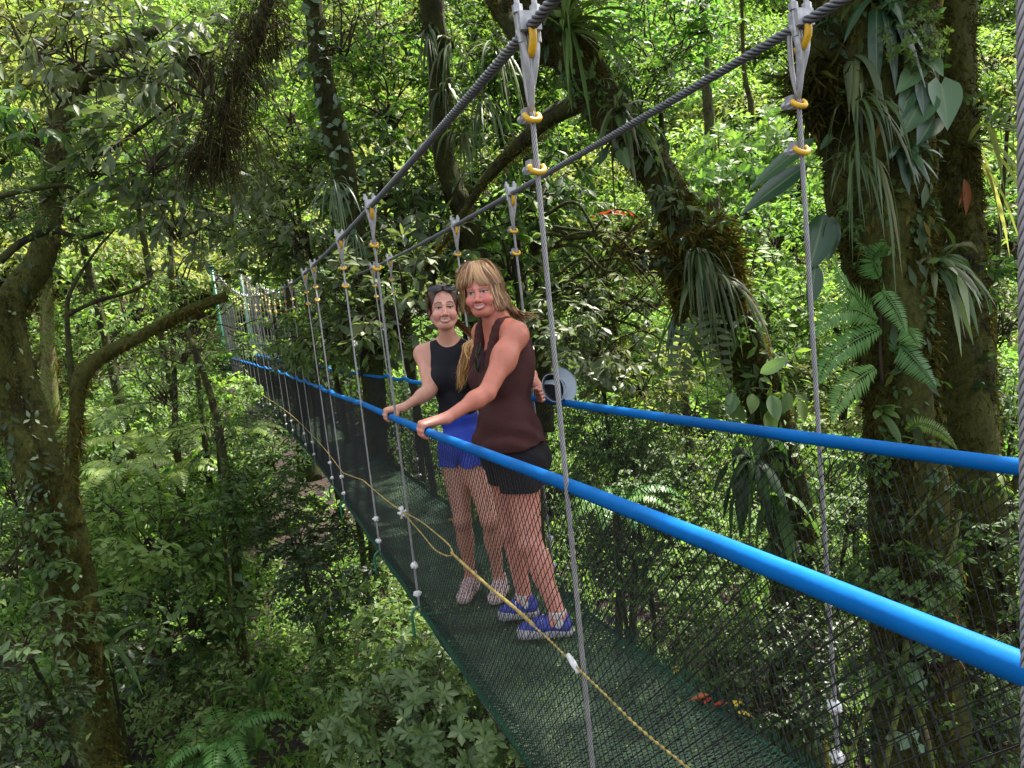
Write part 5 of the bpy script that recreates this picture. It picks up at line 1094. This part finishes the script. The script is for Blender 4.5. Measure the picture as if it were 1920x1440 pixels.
blades(e,at(1650,765,4.93),8,.2,.05,'leaf_mid',.6,spread=.9,seed=24); blades(e,at(1668,822,4.93),8,.17,.05,'leaf_mid',.5,spread=1,seed=25)
e=plant('leaf_rosette','dark rosette with drooping leaves in the middle of the massive right trunk, below the philodendron','plant',1665,290,4.95)
blades(e,at(1695,285,4.82),18,.24,.045,'bigleaf',1.0,spread=.9,seed=26)
e=plant('shrubby_epiphyte','leafy climber at the foot of the massive right trunk, seen through the netting','plant',1690,1110,5.0)
add_crown(e,'whorl0','leaf_mid',at(1690,1100,4.95),.3,name='leaves'); add_crown(e,'airy0','leaf_mid',at(1760,1220,5.0),.45,name='leaves'); leafy_on(e,smooth_path(np.array([at(1715,1200,5.05),at(1705,1290,5.0),at(1700,1380,5)]),20),np.full(20,.03),16,'heart',.13,.7,77,name='heart_leaves')
# on the leaning tree
e=plant('bromeliad','spreading bromeliad with long arching leaves on the top of the leaning mossy trunk','plant',1065,45,6.5)
blades(e,at(1060,50,6.45),34,.75,.035,'leaf_mid',.7,spread=.9,seed=31,upb=.35,out=-_f+RT*.8)
e=plant('bromeliad','bromeliad with pale down-curved leaves where the leaning trunk passes behind the right cable','plant',1160,215,6.6)
blades(e,at(1158,215,6.55),30,.5,.04,'strap',1.0,spread=.8,seed=32,upb=.1,out=-_f+RT*.5)
e=plant('climbing_leaf','single large heart-shaped leaf on the leaning trunk just below the right main cable','leaf',1172,285,6.5)
bigleaf(e,at(1168,283,6.5),at(1180,318,6.45),.16,'heart',heart=True)
e=plant('strap_leaf_plant','pale strap leaves hanging straight down in a skirt from the middle of the leaning trunk','plant',1310,480,6.5)
blades(e,at(1305,478,6.6),44,.55,.02,'strap',1.5,spread=.45,seed=33,upb=.15); blades(e,at(1345,520,6.6),16,.5,.04,'strap',1.1,spread=.7,seed=34,out=-_f+RT*.4)
e=plant('feather_palm_frond','feathery compound leaf with grey-green leaflets hanging in front of the leaning trunk','plant',1335,580,6.4)
frond(e,[at(1328,575,6.5),at(1342,625,6.4),at(1352,680,6.4),at(1368,735,6.45)],.17,'leaf_grey',12,gap=.7); frond(e,[at(1310,600,6.5),at(1290,640,6.5),at(1275,690,6.5),at(1285,740,6.5)],.17,'leaf_grey',11,gap=.7)
e=plant('broad_leaf_climber','broad oval leaves clustered low on the leaning trunk just above the far handrail','plant',1410,760,6.7)
for a,b,c,d_,w_ in [(1375,735,1365,780,.13),(1412,738,1410,775,.12),(1445,740,1460,790,.14),(1480,735,1470,775,.11),(1390,760,1370,810,.15),(1440,770,1450,820,.13),(1350,750,1330,790,.12),(1500,750,1510,790,.1),(1425,700,1480,670,.12)]: bigleaf(e,at(a,b,6.75),at(c,d_,6.65),w_,'heart' if a%2 else 'leaf_mid')
stem(e,[at(1345,745,6.8),at(1420,728,6.8),at(1500,745,6.8)],.006); add_crown(e,'airy1','leaf_mid',at(1290,760,6.6),.4,name='leaves')
e=plant('broad_leaf_climber','large drooping leaves on the leaning trunk below the far handrail','plant',1380,880,6.7)
blades(e,at(1415,860,6.75),14,.55,.10,'leaf_dark',1.1,spread=.7,seed=91,out=-RT*.7-_f*.6,upb=.2); blades(e,at(1450,930,6.9),10,.5,.09,'leaf_mid',1.2,spread=.7,seed=92,upb=.1)
stem(e,[at(1460,930,7.0),at(1420,880,6.8),at(1370,850,6.7)],.008)
e=plant('pleated_leaf_plant','drooping palm-like leaf behind the handrail, left of the leaning trunk','plant',1280,640,7.2)
blades(e,at(1300,560,7.2),10,.55,.06,'bigleaf',1.2,spread=.6,seed=41,out=-RT-_f*.3,upb=.1)
e=plant('red_bract','small red flower bract glowing above the older woman, right of the near cable','flower',1140,398,8.3)
V,f,mid=leaves(local(e,at(1140,400,8.3)+rng.normal(size=(16,3))*np.array([.1,.05,.02])),RT+rng.normal(size=(16,3))*.3,rng.normal(size=(16,3)),.09,.028,.3); MB().add(V,f,0,mid=mid).obj('petals',M['red'],e)

# ------------------------------------------------------------------ understory trees and shrubs
def tree(name,label,px,py,d,rp,key,lm,cat='tree',group=None,more=(),tr=None,bark='bark_dark',flat=1.,twigm='twig'):
    c=at(px,py,d); g_=float(zt(c[0],c[1])); g_=min(g_,c[2]-.4)
    off=rng.normal(size=2)*.25
    root=thing(name,label,cat,(c[0]+off[0],c[1]+off[1],g_-.1),group)
    R=px2m(rp,d); w_=max(.03,R*.05) if tr is None else tr
    mid_=np.array([c[0]+off[0]*.4+rng.normal()*.15,c[1]+rng.normal()*.15,(c[2]+g_)/2])
    P=smooth_path(np.array([[c[0]+off[0],c[1]+off[1],g_-.15],mid_,c+np.array([0,0,-.1*R])]),24); V,f=tube(local(root,P),np.linspace(w_*1.3,w_*.6,24),9,rfun=bark_rf(int(px+py),.1)); MB().add(V,f).obj('trunk' if cat=='tree' else 'stem',M[bark],root)
    add_crown(root,key,lm,c,[R,R,R*flat],twigm=twigm,tilt=.15)
    for a,b,dd,rr_,k2,l2 in more: add_crown(root,k2,l2,at(a,b,dd),px2m(rr_,dd),twigm=twigm,tilt=.2)
    return root
T=[
 ('leafy_tree','mid-green leafy tree just left of the younger woman, behind the near cables',735,560,9.2,150,'bigc0','leaf_grey',[(640,610,9.5,110,'bigc1','leaf_mid'),(690,640,10.6,80,'bigc0','leaf_mid'),(590,640,11,80,'bigc1','leaf_grey')]),
 ('leafy_tree','leafy tree directly above the younger woman, below the right main cable',800,420,10.5,150,'bigc1','leaf_grey',[(720,330,10.8,130,'bigc0','leaf_mid')]),
 ('leafy_tree','leafy tree directly above and behind the older woman',960,470,10.5,150,'bigc0','leaf_mid',[(1020,330,10.8,130,'bigc1','leaf_mid')]),
 ('twiggy_tree','dark twiggy mossy tree behind the near cable, right of the older woman',1130,480,9.5,130,'airy0','leaf_yellow',[(1180,420,10,110,'airy1','leaf_mid')]),
 ('leafy_tree','grey-green leafy bush tree right of the older woman, above the far handrail',1120,640,9.0,130,'bigc1','leaf_grey',[(1210,700,9.2,110,'bigc0','leaf_yellow'),(1060,600,9.3,90,'bigc0','leaf_grey')]),
 ('leafy_tree','slim green tree rising between the dark vine trunk and the left main cable',720,190,11.5,150,'mid0','leaf_bright',[(700,60,12,140,'mid1','leaf_yellow')]),
 ('leafy_tree','shaded leafy tree left of the dark vine trunk, above the far cables',570,420,10.5,120,'bigc1','leaf_grey',[(510,470,11,90,'bigc0','leaf_mid'),(560,300,11,110,'mid0','leaf_mid')]),
 ('leafy_tree','leafy crown hanging over the far end of the bridge',520,470,31,70,'mid0','leaf_yellow',[(590,540,22,70,'mid1','leaf_mid')]),
 ('leafy_tree','green tree at top centre, between the two cable clamps and left of the leaning trunk',930,200,12.5,140,'mid1','leaf_mid',[(900,60,12.5,150,'mid0','leaf_mid'),(990,120,12,110,'mid2','leaf_bright')]),
 ('leafy_tree','sunlit tree right of the leaning trunk at top centre',1230,80,12.5,150,'mid0','leaf_bright',[(1180,180,12,110,'mid1','leaf_mid')]),
 ('leafy_tree','sunlit broad-leaved tree between the leaning trunk and the right-hand wire cable',1420,560,10.5,140,'broad1','leaf_bright',[(1450,440,11,120,'mid0','leaf_bright'),(1500,680,10.5,110,'broad0','leaf_mid')]),
 ('leafy_tree','pale sunny bush tree right of the right-hand wire cable, left of the massive trunk',1580,740,9.5,120,'mid1','leaf_yellow',[(1570,600,10,100,'mid0','leaf_bright')]),
 ('leafy_tree','small tree with spreading mossy twigs in the gap at the extreme right edge, top','1',0,0,0,'','',[]),
 ('leafy_tree','bright leafy tree at the extreme right edge, level with the orange bract',1895,420,10,130,'mid0','leaf_bright',[(1880,600,10,110,'mid1','leaf_yellow')]),
 ('leafy_tree','dark leafy tree at the extreme right edge just above the far handrail',1900,760,8,120,'mid2','leaf_mid',[]),
 ('spindly_tree','spindly tree leaning in front of the sunny slope, left of the bridge towers',360,620,13,120,'airy0','leaf_bright',[(250,560,13,110,'airy1','leaf_bright'),(330,500,13.5,100,'airy0','leaf_mid')]),
 ('spindly_tree','slender curved tree growing from the dark gully left of the netting',405,800,11,90,'airy1','leaf_mid',[(300,720,11.5,110,'airy0','leaf_mid'),(330,650,12,90,'airy1','leaf_yellow')]),
 ('leafy_tree','sunlit feathery tree behind the fork of the left mossy tree',180,620,15,110,'mid0','leaf_bright',[(100,700,15,100,'mid1','leaf_yellow')]),
 ('leafy_tree','yellowish sunlit tree at the top left corner',60,60,13,160,'mid0','leaf_yellow',[]),
 ('leafy_tree','bright green tree glimpsed between the left tree and the moss beard',250,330,17,150,'mid1','leaf_bright',[(330,180,18,150,'mid0','leaf_mid')]),
 ('leafy_tree','green tree right of the moss beard, left of the dark vine trunk',540,210,13,120,'mid1','leaf_bright',[(520,330,13,100,'mid0','leaf_mid')]),
]
for nm,lb,px,py,d,rp,key,lm,more in T:
    if px=='1':
        root=tree(nm,lb,1890,200,8.5,110,'airy0','leaf_yellow',more=[(1860,100,8.8,90,'airy1','leaf_bright')],twigm='twig_moss'); continue
    root=tree(nm,lb,px,py,d,rp,key,lm,more=more,twigm='twig_moss' if 'twiggy' in nm else 'twig')
    if nm=='twiggy_tree':
        for k in range(14):
            a=(1010+rng.uniform(-10,60),rng.uniform(400,570)); pp,rr_=pxpath([(a[0],a[1],9.4,8),(a[0]+60,a[1]+rng.uniform(-40,30),9.3,6),(a[0]+120,a[1]+rng.uniform(-40,60),9.2,4.5),(a[0]+190,a[1]+rng.uniform(-30,100),9.1,2.5)])
            trunk(root,pp,rr_,'bark_dark',6,18,300+k,name='branch',amp=.1)
            moss_on(root,smooth_path(pp,18),np.full(18,.01),120,'moss',.05,.008,320+k,'twig_moss')
    if nm=='spindly_tree':
        w=[(480,1290,9.5,26),(452,1200,9.7,20),(440,1000,10.2,18),(425,900,10.5,16),(400,760,11,13),(352,620,11.5,9)] if 'gully' in lb else [(350,1000,12.5,14),(330,820,12.8,12),(325,640,13,10),(320,420,13.3,8)]
        pp,rr_=pxpath(w); P,r=trunk(root,pp,rr_,'bark_dark',8,50,350+int(px),name='stem',tufts=700,tl=.05); leafy_on(root,P,r,90,'leaf_mid',.12,.5,int(px),off=.2); leafy_on(root,P,r,26,'heart',.15,.75,int(px)+3,off=.3,span=(.2,.36),name='heart_leaves') if 'gully' in lb else None
# thin trunks on the sunny slope
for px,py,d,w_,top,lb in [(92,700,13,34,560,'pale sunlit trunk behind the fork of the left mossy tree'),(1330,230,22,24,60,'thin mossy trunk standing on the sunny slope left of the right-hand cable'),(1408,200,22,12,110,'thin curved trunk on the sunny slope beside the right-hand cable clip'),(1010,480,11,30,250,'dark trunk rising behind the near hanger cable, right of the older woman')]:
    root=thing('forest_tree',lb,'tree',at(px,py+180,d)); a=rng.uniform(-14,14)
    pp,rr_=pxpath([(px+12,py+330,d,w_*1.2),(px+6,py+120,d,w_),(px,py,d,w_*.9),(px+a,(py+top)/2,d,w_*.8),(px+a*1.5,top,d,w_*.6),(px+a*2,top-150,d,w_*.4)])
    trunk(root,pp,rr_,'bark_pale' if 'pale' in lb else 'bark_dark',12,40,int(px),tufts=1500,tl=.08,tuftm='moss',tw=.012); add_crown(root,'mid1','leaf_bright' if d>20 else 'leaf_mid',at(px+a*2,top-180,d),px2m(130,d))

# shrubs and ferns
S=[('glossy_shrub','big glossy shrub with whorled oval leaves below the near edge of the deck',820,1330,5.9,150,'whorl0','leaf_glossy',[(720,1390,6.0,120,'whorl1','leaf_glossy'),(900,1420,5.7,120,'whorl0','leaf_glossy'),(780,1260,6.3,90,'whorl1','leaf_glossy'),(860,1270,6.2,80,'whorl0','leaf_glossy'),(760,1340,6.0,90,'whorl0','leaf_glossy')]),
 ('leafy_shrub','dull leafy shrub under the deck edge, above the big glossy shrub',690,1160,7.5,120,'bigc1','leaf_mid',[(640,1080,8,100,'broad0','leaf_deep'),(660,1260,7.4,90,'bigc0','leaf_mid')]),
 ('glossy_shrub','bushy pale-green shrub against the dark bank under the bridge towers',425,745,17,55,'whorl0','leaf_bright',[(405,790,17,50,'whorl1','leaf_bright')]),
 ('leafy_shrub','large-leaved shrub at the lower left edge, left of the golden mossy trunk',45,1200,6.0,120,'big0','leaf_glossy',[(60,1330,5.8,100,'bigc0','leaf_dark'),(10,1040,6.6,110,'bigc1','leaf_mid'),(20,1410,5.6,100,'big1','leaf_grey')]),
 ('leafy_shrub','leafy shrub at the left edge above the large-leaved one',20,900,8,110,'mid0','leaf_bright',[(50,1000,8,80,'mid1','leaf_mid')]),
 ('leafy_shrub','sunlit shrub on the slope right of the golden mossy trunk',300,1010,9.5,120,'bigc0','leaf_bright',[(220,950,9.8,90,'bigc1','leaf_bright'),(400,1000,10,90,'bigc0','leaf_mid')]),
 ('leafy_shrub','shaded shrub in the middle of the dark gully floor',380,1320,8.0,110,'broad1','leaf_mid',[(300,1200,8.6,120,'bigc1','leaf_deep'),(360,1140,9,110,'bigc0','leaf_mid')]),
 ('leafy_shrub','dark shrub beside the netting, over the reddish bare soil',560,1010,9.5,110,'mid1','leaf_deep',[(500,930,10.5,100,'mid0','leaf_mid'),(590,1100,9,80,'mid2','leaf_deep')]),
 ('leafy_shrub','mid-green shrub below the far towers, left of the deck edge',500,860,13,90,'mid0','leaf_mid',[(440,880,13,90,'mid1','leaf_bright'),(520,790,15,60,'mid2','leaf_dark')]),
 ('leafy_shrub','shrub in the hollow below the far handrail, right of the older woman',1180,900,8.5,120,'mid0','leaf_mid',[(1130,820,9,100,'mid1','leaf_bright'),(1270,880,8.8,110,'broad1','leaf_mid')]),
 ('leafy_shrub','sun-flecked shrub seen through the netting under the middle of the far handrail',1270,1050,8.0,130,'mid1','leaf_bright',[(1180,1020,8.4,100,'mid0','leaf_mid'),(1360,1010,8.2,100,'mid0','leaf_bright')]),
 ('leafy_shrub','deeply shaded shrub low down, seen through both nets below the near handrail',1330,1210,7.0,130,'mid2','leaf_mid',[(1420,1300,6.8,110,'broad1','leaf_dark')]),
 ('leafy_shrub','shrub between the leaning trunk and the massive trunk, under the far handrail',1590,960,7.5,110,'mid0','leaf_mid',[(1570,1100,7.2,100,'mid2','leaf_mid'),(1560,880,8,90,'mid1','leaf_bright')]),
 ('leafy_shrub','broad-leaved shrub at the right edge below the far handrail',1860,1000,5.6,110,'broad2','leaf_mid',[(1880,1150,5.6,110,'broad0','leaf_mid'),(1820,1300,5.4,100,'broad1','leaf_dark'),(1880,1380,5.3,100,'broad0','leaf_mid')]),
 ('leafy_shrub','shrub at the bottom right corner in front of the massive trunk foot',1600,1330,5.6,100,'broad0','leaf_dark',[(1540,1200,6,100,'mid0','leaf_dark')]),
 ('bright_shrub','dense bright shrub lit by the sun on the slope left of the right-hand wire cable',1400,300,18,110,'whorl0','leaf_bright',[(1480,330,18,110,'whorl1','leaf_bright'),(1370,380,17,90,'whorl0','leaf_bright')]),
]
for nm,lb,px,py,d,rp,key,lm,more in S: tree(nm,lb,px,py,d,rp,key,lm,'shrub',more=more,flat=.8)
def fern(label,px,py,d,L,n,matk,pin,seed,name='ground_fern',trunk_h=0.):
    r=np.random.default_rng(seed); c=at(px,py,d); root=thing(name,label,'fern',c)
    for k in range(n):
        a=2*np.pi*k/n+r.normal()*.2; h=np.array([math.cos(a),math.sin(a),0]); l=L*r.uniform(.75,1.15)
        frond(root,[c,c+h*l*.35+np.array([0,0,l*.28]),c+h*l*.72+np.array([0,0,l*.26]),c+h*l*1.0+np.array([0,0,l*.02])],pin*r.uniform(.85,1.1),matk,26,face=np.array([0,0,1.])-h*.1,name='frond')
    g_=min(float(zt(c[0],c[1]))-.1,c[2]-.3); stem(root,[[c[0],c[1],g_],[c[0]+.03,c[1],(g_+c[2])/2],c],.05 if trunk_h else .03,'bark_dark','trunk')
    return root
fern('wide pale tree fern on the sunny slope behind the golden trunk fork',205,800,13,1.1,9,'fern_pale',.34,1,'tree_fern')
fern('pale tree fern spread flat below the bare mossy limb',285,850,12,1.2,9,'fern_pale',.28,2,'tree_fern')
fern('tree fern half hidden behind the slender curved tree in the gully',330,905,11.5,1.0,8,'fern_pale',.24,3,'tree_fern')
fern('fern on the slope right of the golden trunk, in half shade',235,900,10.5,.85,8,'fern_pale',.2,4)
fern('fern at the bottom edge right of the golden trunk foot',365,1475,7.2,.55,8,'fern',.16,5)
fern('fern under the far towers beside the bushy pale shrub',455,830,14,1.,8,'fern_pale',.24,6,'tree_fern')
fern('fern in the dark gully right of the golden trunk, low down',420,1400,7.6,.7,7,'fern',.15,7)
fern('fern growing under the far handrail right of the older woman',1150,960,7.8,.7,8,'fern',.16,8)
for lb,px,py,d,L,s_ in [('small fan palm with drooping dark leaves on the bare soil beside the gully stem',490,1295,7.8,.55,51),('second small palm lower down on the bare soil near the gully stem',480,1400,7.4,.5,52),('small palm right of the golden trunk, half way down',200,1210,7.4,.5,53)]:
    c=at(px,py,d); root=thing('small_palm',lb,'palm',c); blades(root,c,16,L,.07,'leaf_mid',.8,spread=.9,seed=s_,out=np.array([0,0,1.]),upb=.6,name='palm_leaves'); stem(root,[[c[0],c[1],float(zt(c[0],c[1]))-.1],c],.03,'bark_dark')
# fallen leaves on the deck
for lb,px,py,mk,L in [('orange-red fallen leaf lying near the right deck edge','%d'%1295,1318,'orange',.09),('brown-yellow fallen leaf at the right deck edge, end of the leaf trail',1375,1335,'yellowleaf',.09),('yellow fallen leaf caught at the deck edge behind the leaf trail',1265,1258,'yellowleaf',.05),('yellow fallen leaf on the deck behind the older woman',915,1010,'yellowleaf',.1),('long yellow fallen leaf on the deck beside the younger woman',832,978,'yellowleaf',.12),('small red fallen leaf in the middle of the leaf trail',1335,1325,'red',.08)]:
    d_=ray(float(px),py); t_=(-1.49115+.02)/(d_[2]+.063757*d_[1]); c=CAM+d_*t_; root=thing('fallen_leaf',lb,'leaf',c)
    V,f,mid=leaves(local(root,c+rng.normal(size=(2,3))*np.array([.015,.015,0])),np.array([[.7,.6,.05],[.9,-.2,.1]])+rng.normal(size=(2,3))*.1,np.array([[0,0,1.],[.2,0,1]]),L,L*.4,.15,.3); MB().add(V,f,0,mid=mid).obj('leaf_blade',M[mk],root)

# ------------------------------------------------------------------ masses nobody could count
def scatter(n,dmin,dmax,seed,amin=-24,amax=62):
    r=np.random.default_rng(seed); d=np.sqrt(r.uniform(dmin**2,dmax**2,n)); a=np.radians(r.uniform(amin,amax,n)); x=CAM[0]+d*np.sin(a); y=d*np.cos(a); return x,y,zt(x,y),d,r
def mass(name,label,n,dmin,dmax,seed,R,nl,ll,mats,lift,tall=1.,wl=.45,near=False,avoid=True):
    x,y,z,d,r=scatter(n,dmin,dmax,seed); mb=MB()
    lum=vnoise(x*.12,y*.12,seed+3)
    for i in range(n):
        if avoid and abs(x[i]-float(bx(y[i])))<1.6 and z[i]+lift*1.6>float(bzd(y[i]))-1.2 and y[i]<25: continue
        k=int(nl*r.uniform(.7,1.3)); Rr=R*r.uniform(.6,1.4); dd=rvec(r,k); dd[:,2]=np.abs(dd[:,2])*.9-.15
        h=lift*r.uniform(.2,1.6)*tall
        p=np.array([x[i],y[i],z[i]+h])+dd*(Rr*(.55+.45*r.random((k,1))))*np.array([1,1,.85])
        D=norm(dd*np.array([1,1,.3])+rvec(r,k)*.8+np.array([0,0,-.25])); N=dd*.5+np.array([0,0,.9])+r.normal(size=(k,3))*.45
        l=ll*r.uniform(.6,1.3,k); V,f,mid=leaves(p,D,N,l,l*wl,.3,.2,near=near)
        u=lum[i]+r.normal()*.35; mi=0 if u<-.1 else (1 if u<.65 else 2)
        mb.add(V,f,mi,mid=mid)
    o=mb.obj(name,[M[m_] for m_ in mats],smooth=True); return tag(o,label,'foliage',kind='stuff')
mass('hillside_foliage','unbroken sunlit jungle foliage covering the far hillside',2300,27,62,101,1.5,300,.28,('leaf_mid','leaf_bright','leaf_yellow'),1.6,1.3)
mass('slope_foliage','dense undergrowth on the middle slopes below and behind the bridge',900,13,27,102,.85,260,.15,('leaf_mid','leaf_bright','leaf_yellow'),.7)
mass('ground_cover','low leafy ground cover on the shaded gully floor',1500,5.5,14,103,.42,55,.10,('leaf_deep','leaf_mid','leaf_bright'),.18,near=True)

# ------------------------------------------------------------------ shared groups
GROUPS={'fallen_leaf':'fallen leaves on the bridge deck','tree_fern':'tree ferns on the slope below the left tree','ground_fern':'ferns growing on the gully slopes','small_palm':'small palms in the gully','leafy_tree':'leafy forest trees around the bridge','leafy_shrub':'understory shrubs below the bridge','spindly_tree':'spindly trees in the gully','forest_tree':'thin forest trunks','dark_tree':'dark trunks behind the bridge','mossy_tree':'big mossy trees','hanging_moss':'hanging moss at upper left','bromeliad':'bromeliads on the trunks','strap_leaf_plant':'strap-leaf epiphytes','anthurium_plant':'dark-leaved epiphytes left of the massive trunk','leaf_rosette':'leaf rosettes on the massive trunk','broad_leaf_climber':'climbers on the leaning trunk','person':'the two women','sunglasses':'black sunglasses'}
for o in list(SC.objects):
    if o.parent is None and o.get('category'):
        k=o.name.split('.')[0]
        if k in GROUPS and 'group' not in o: o['group']=GROUPS[k]
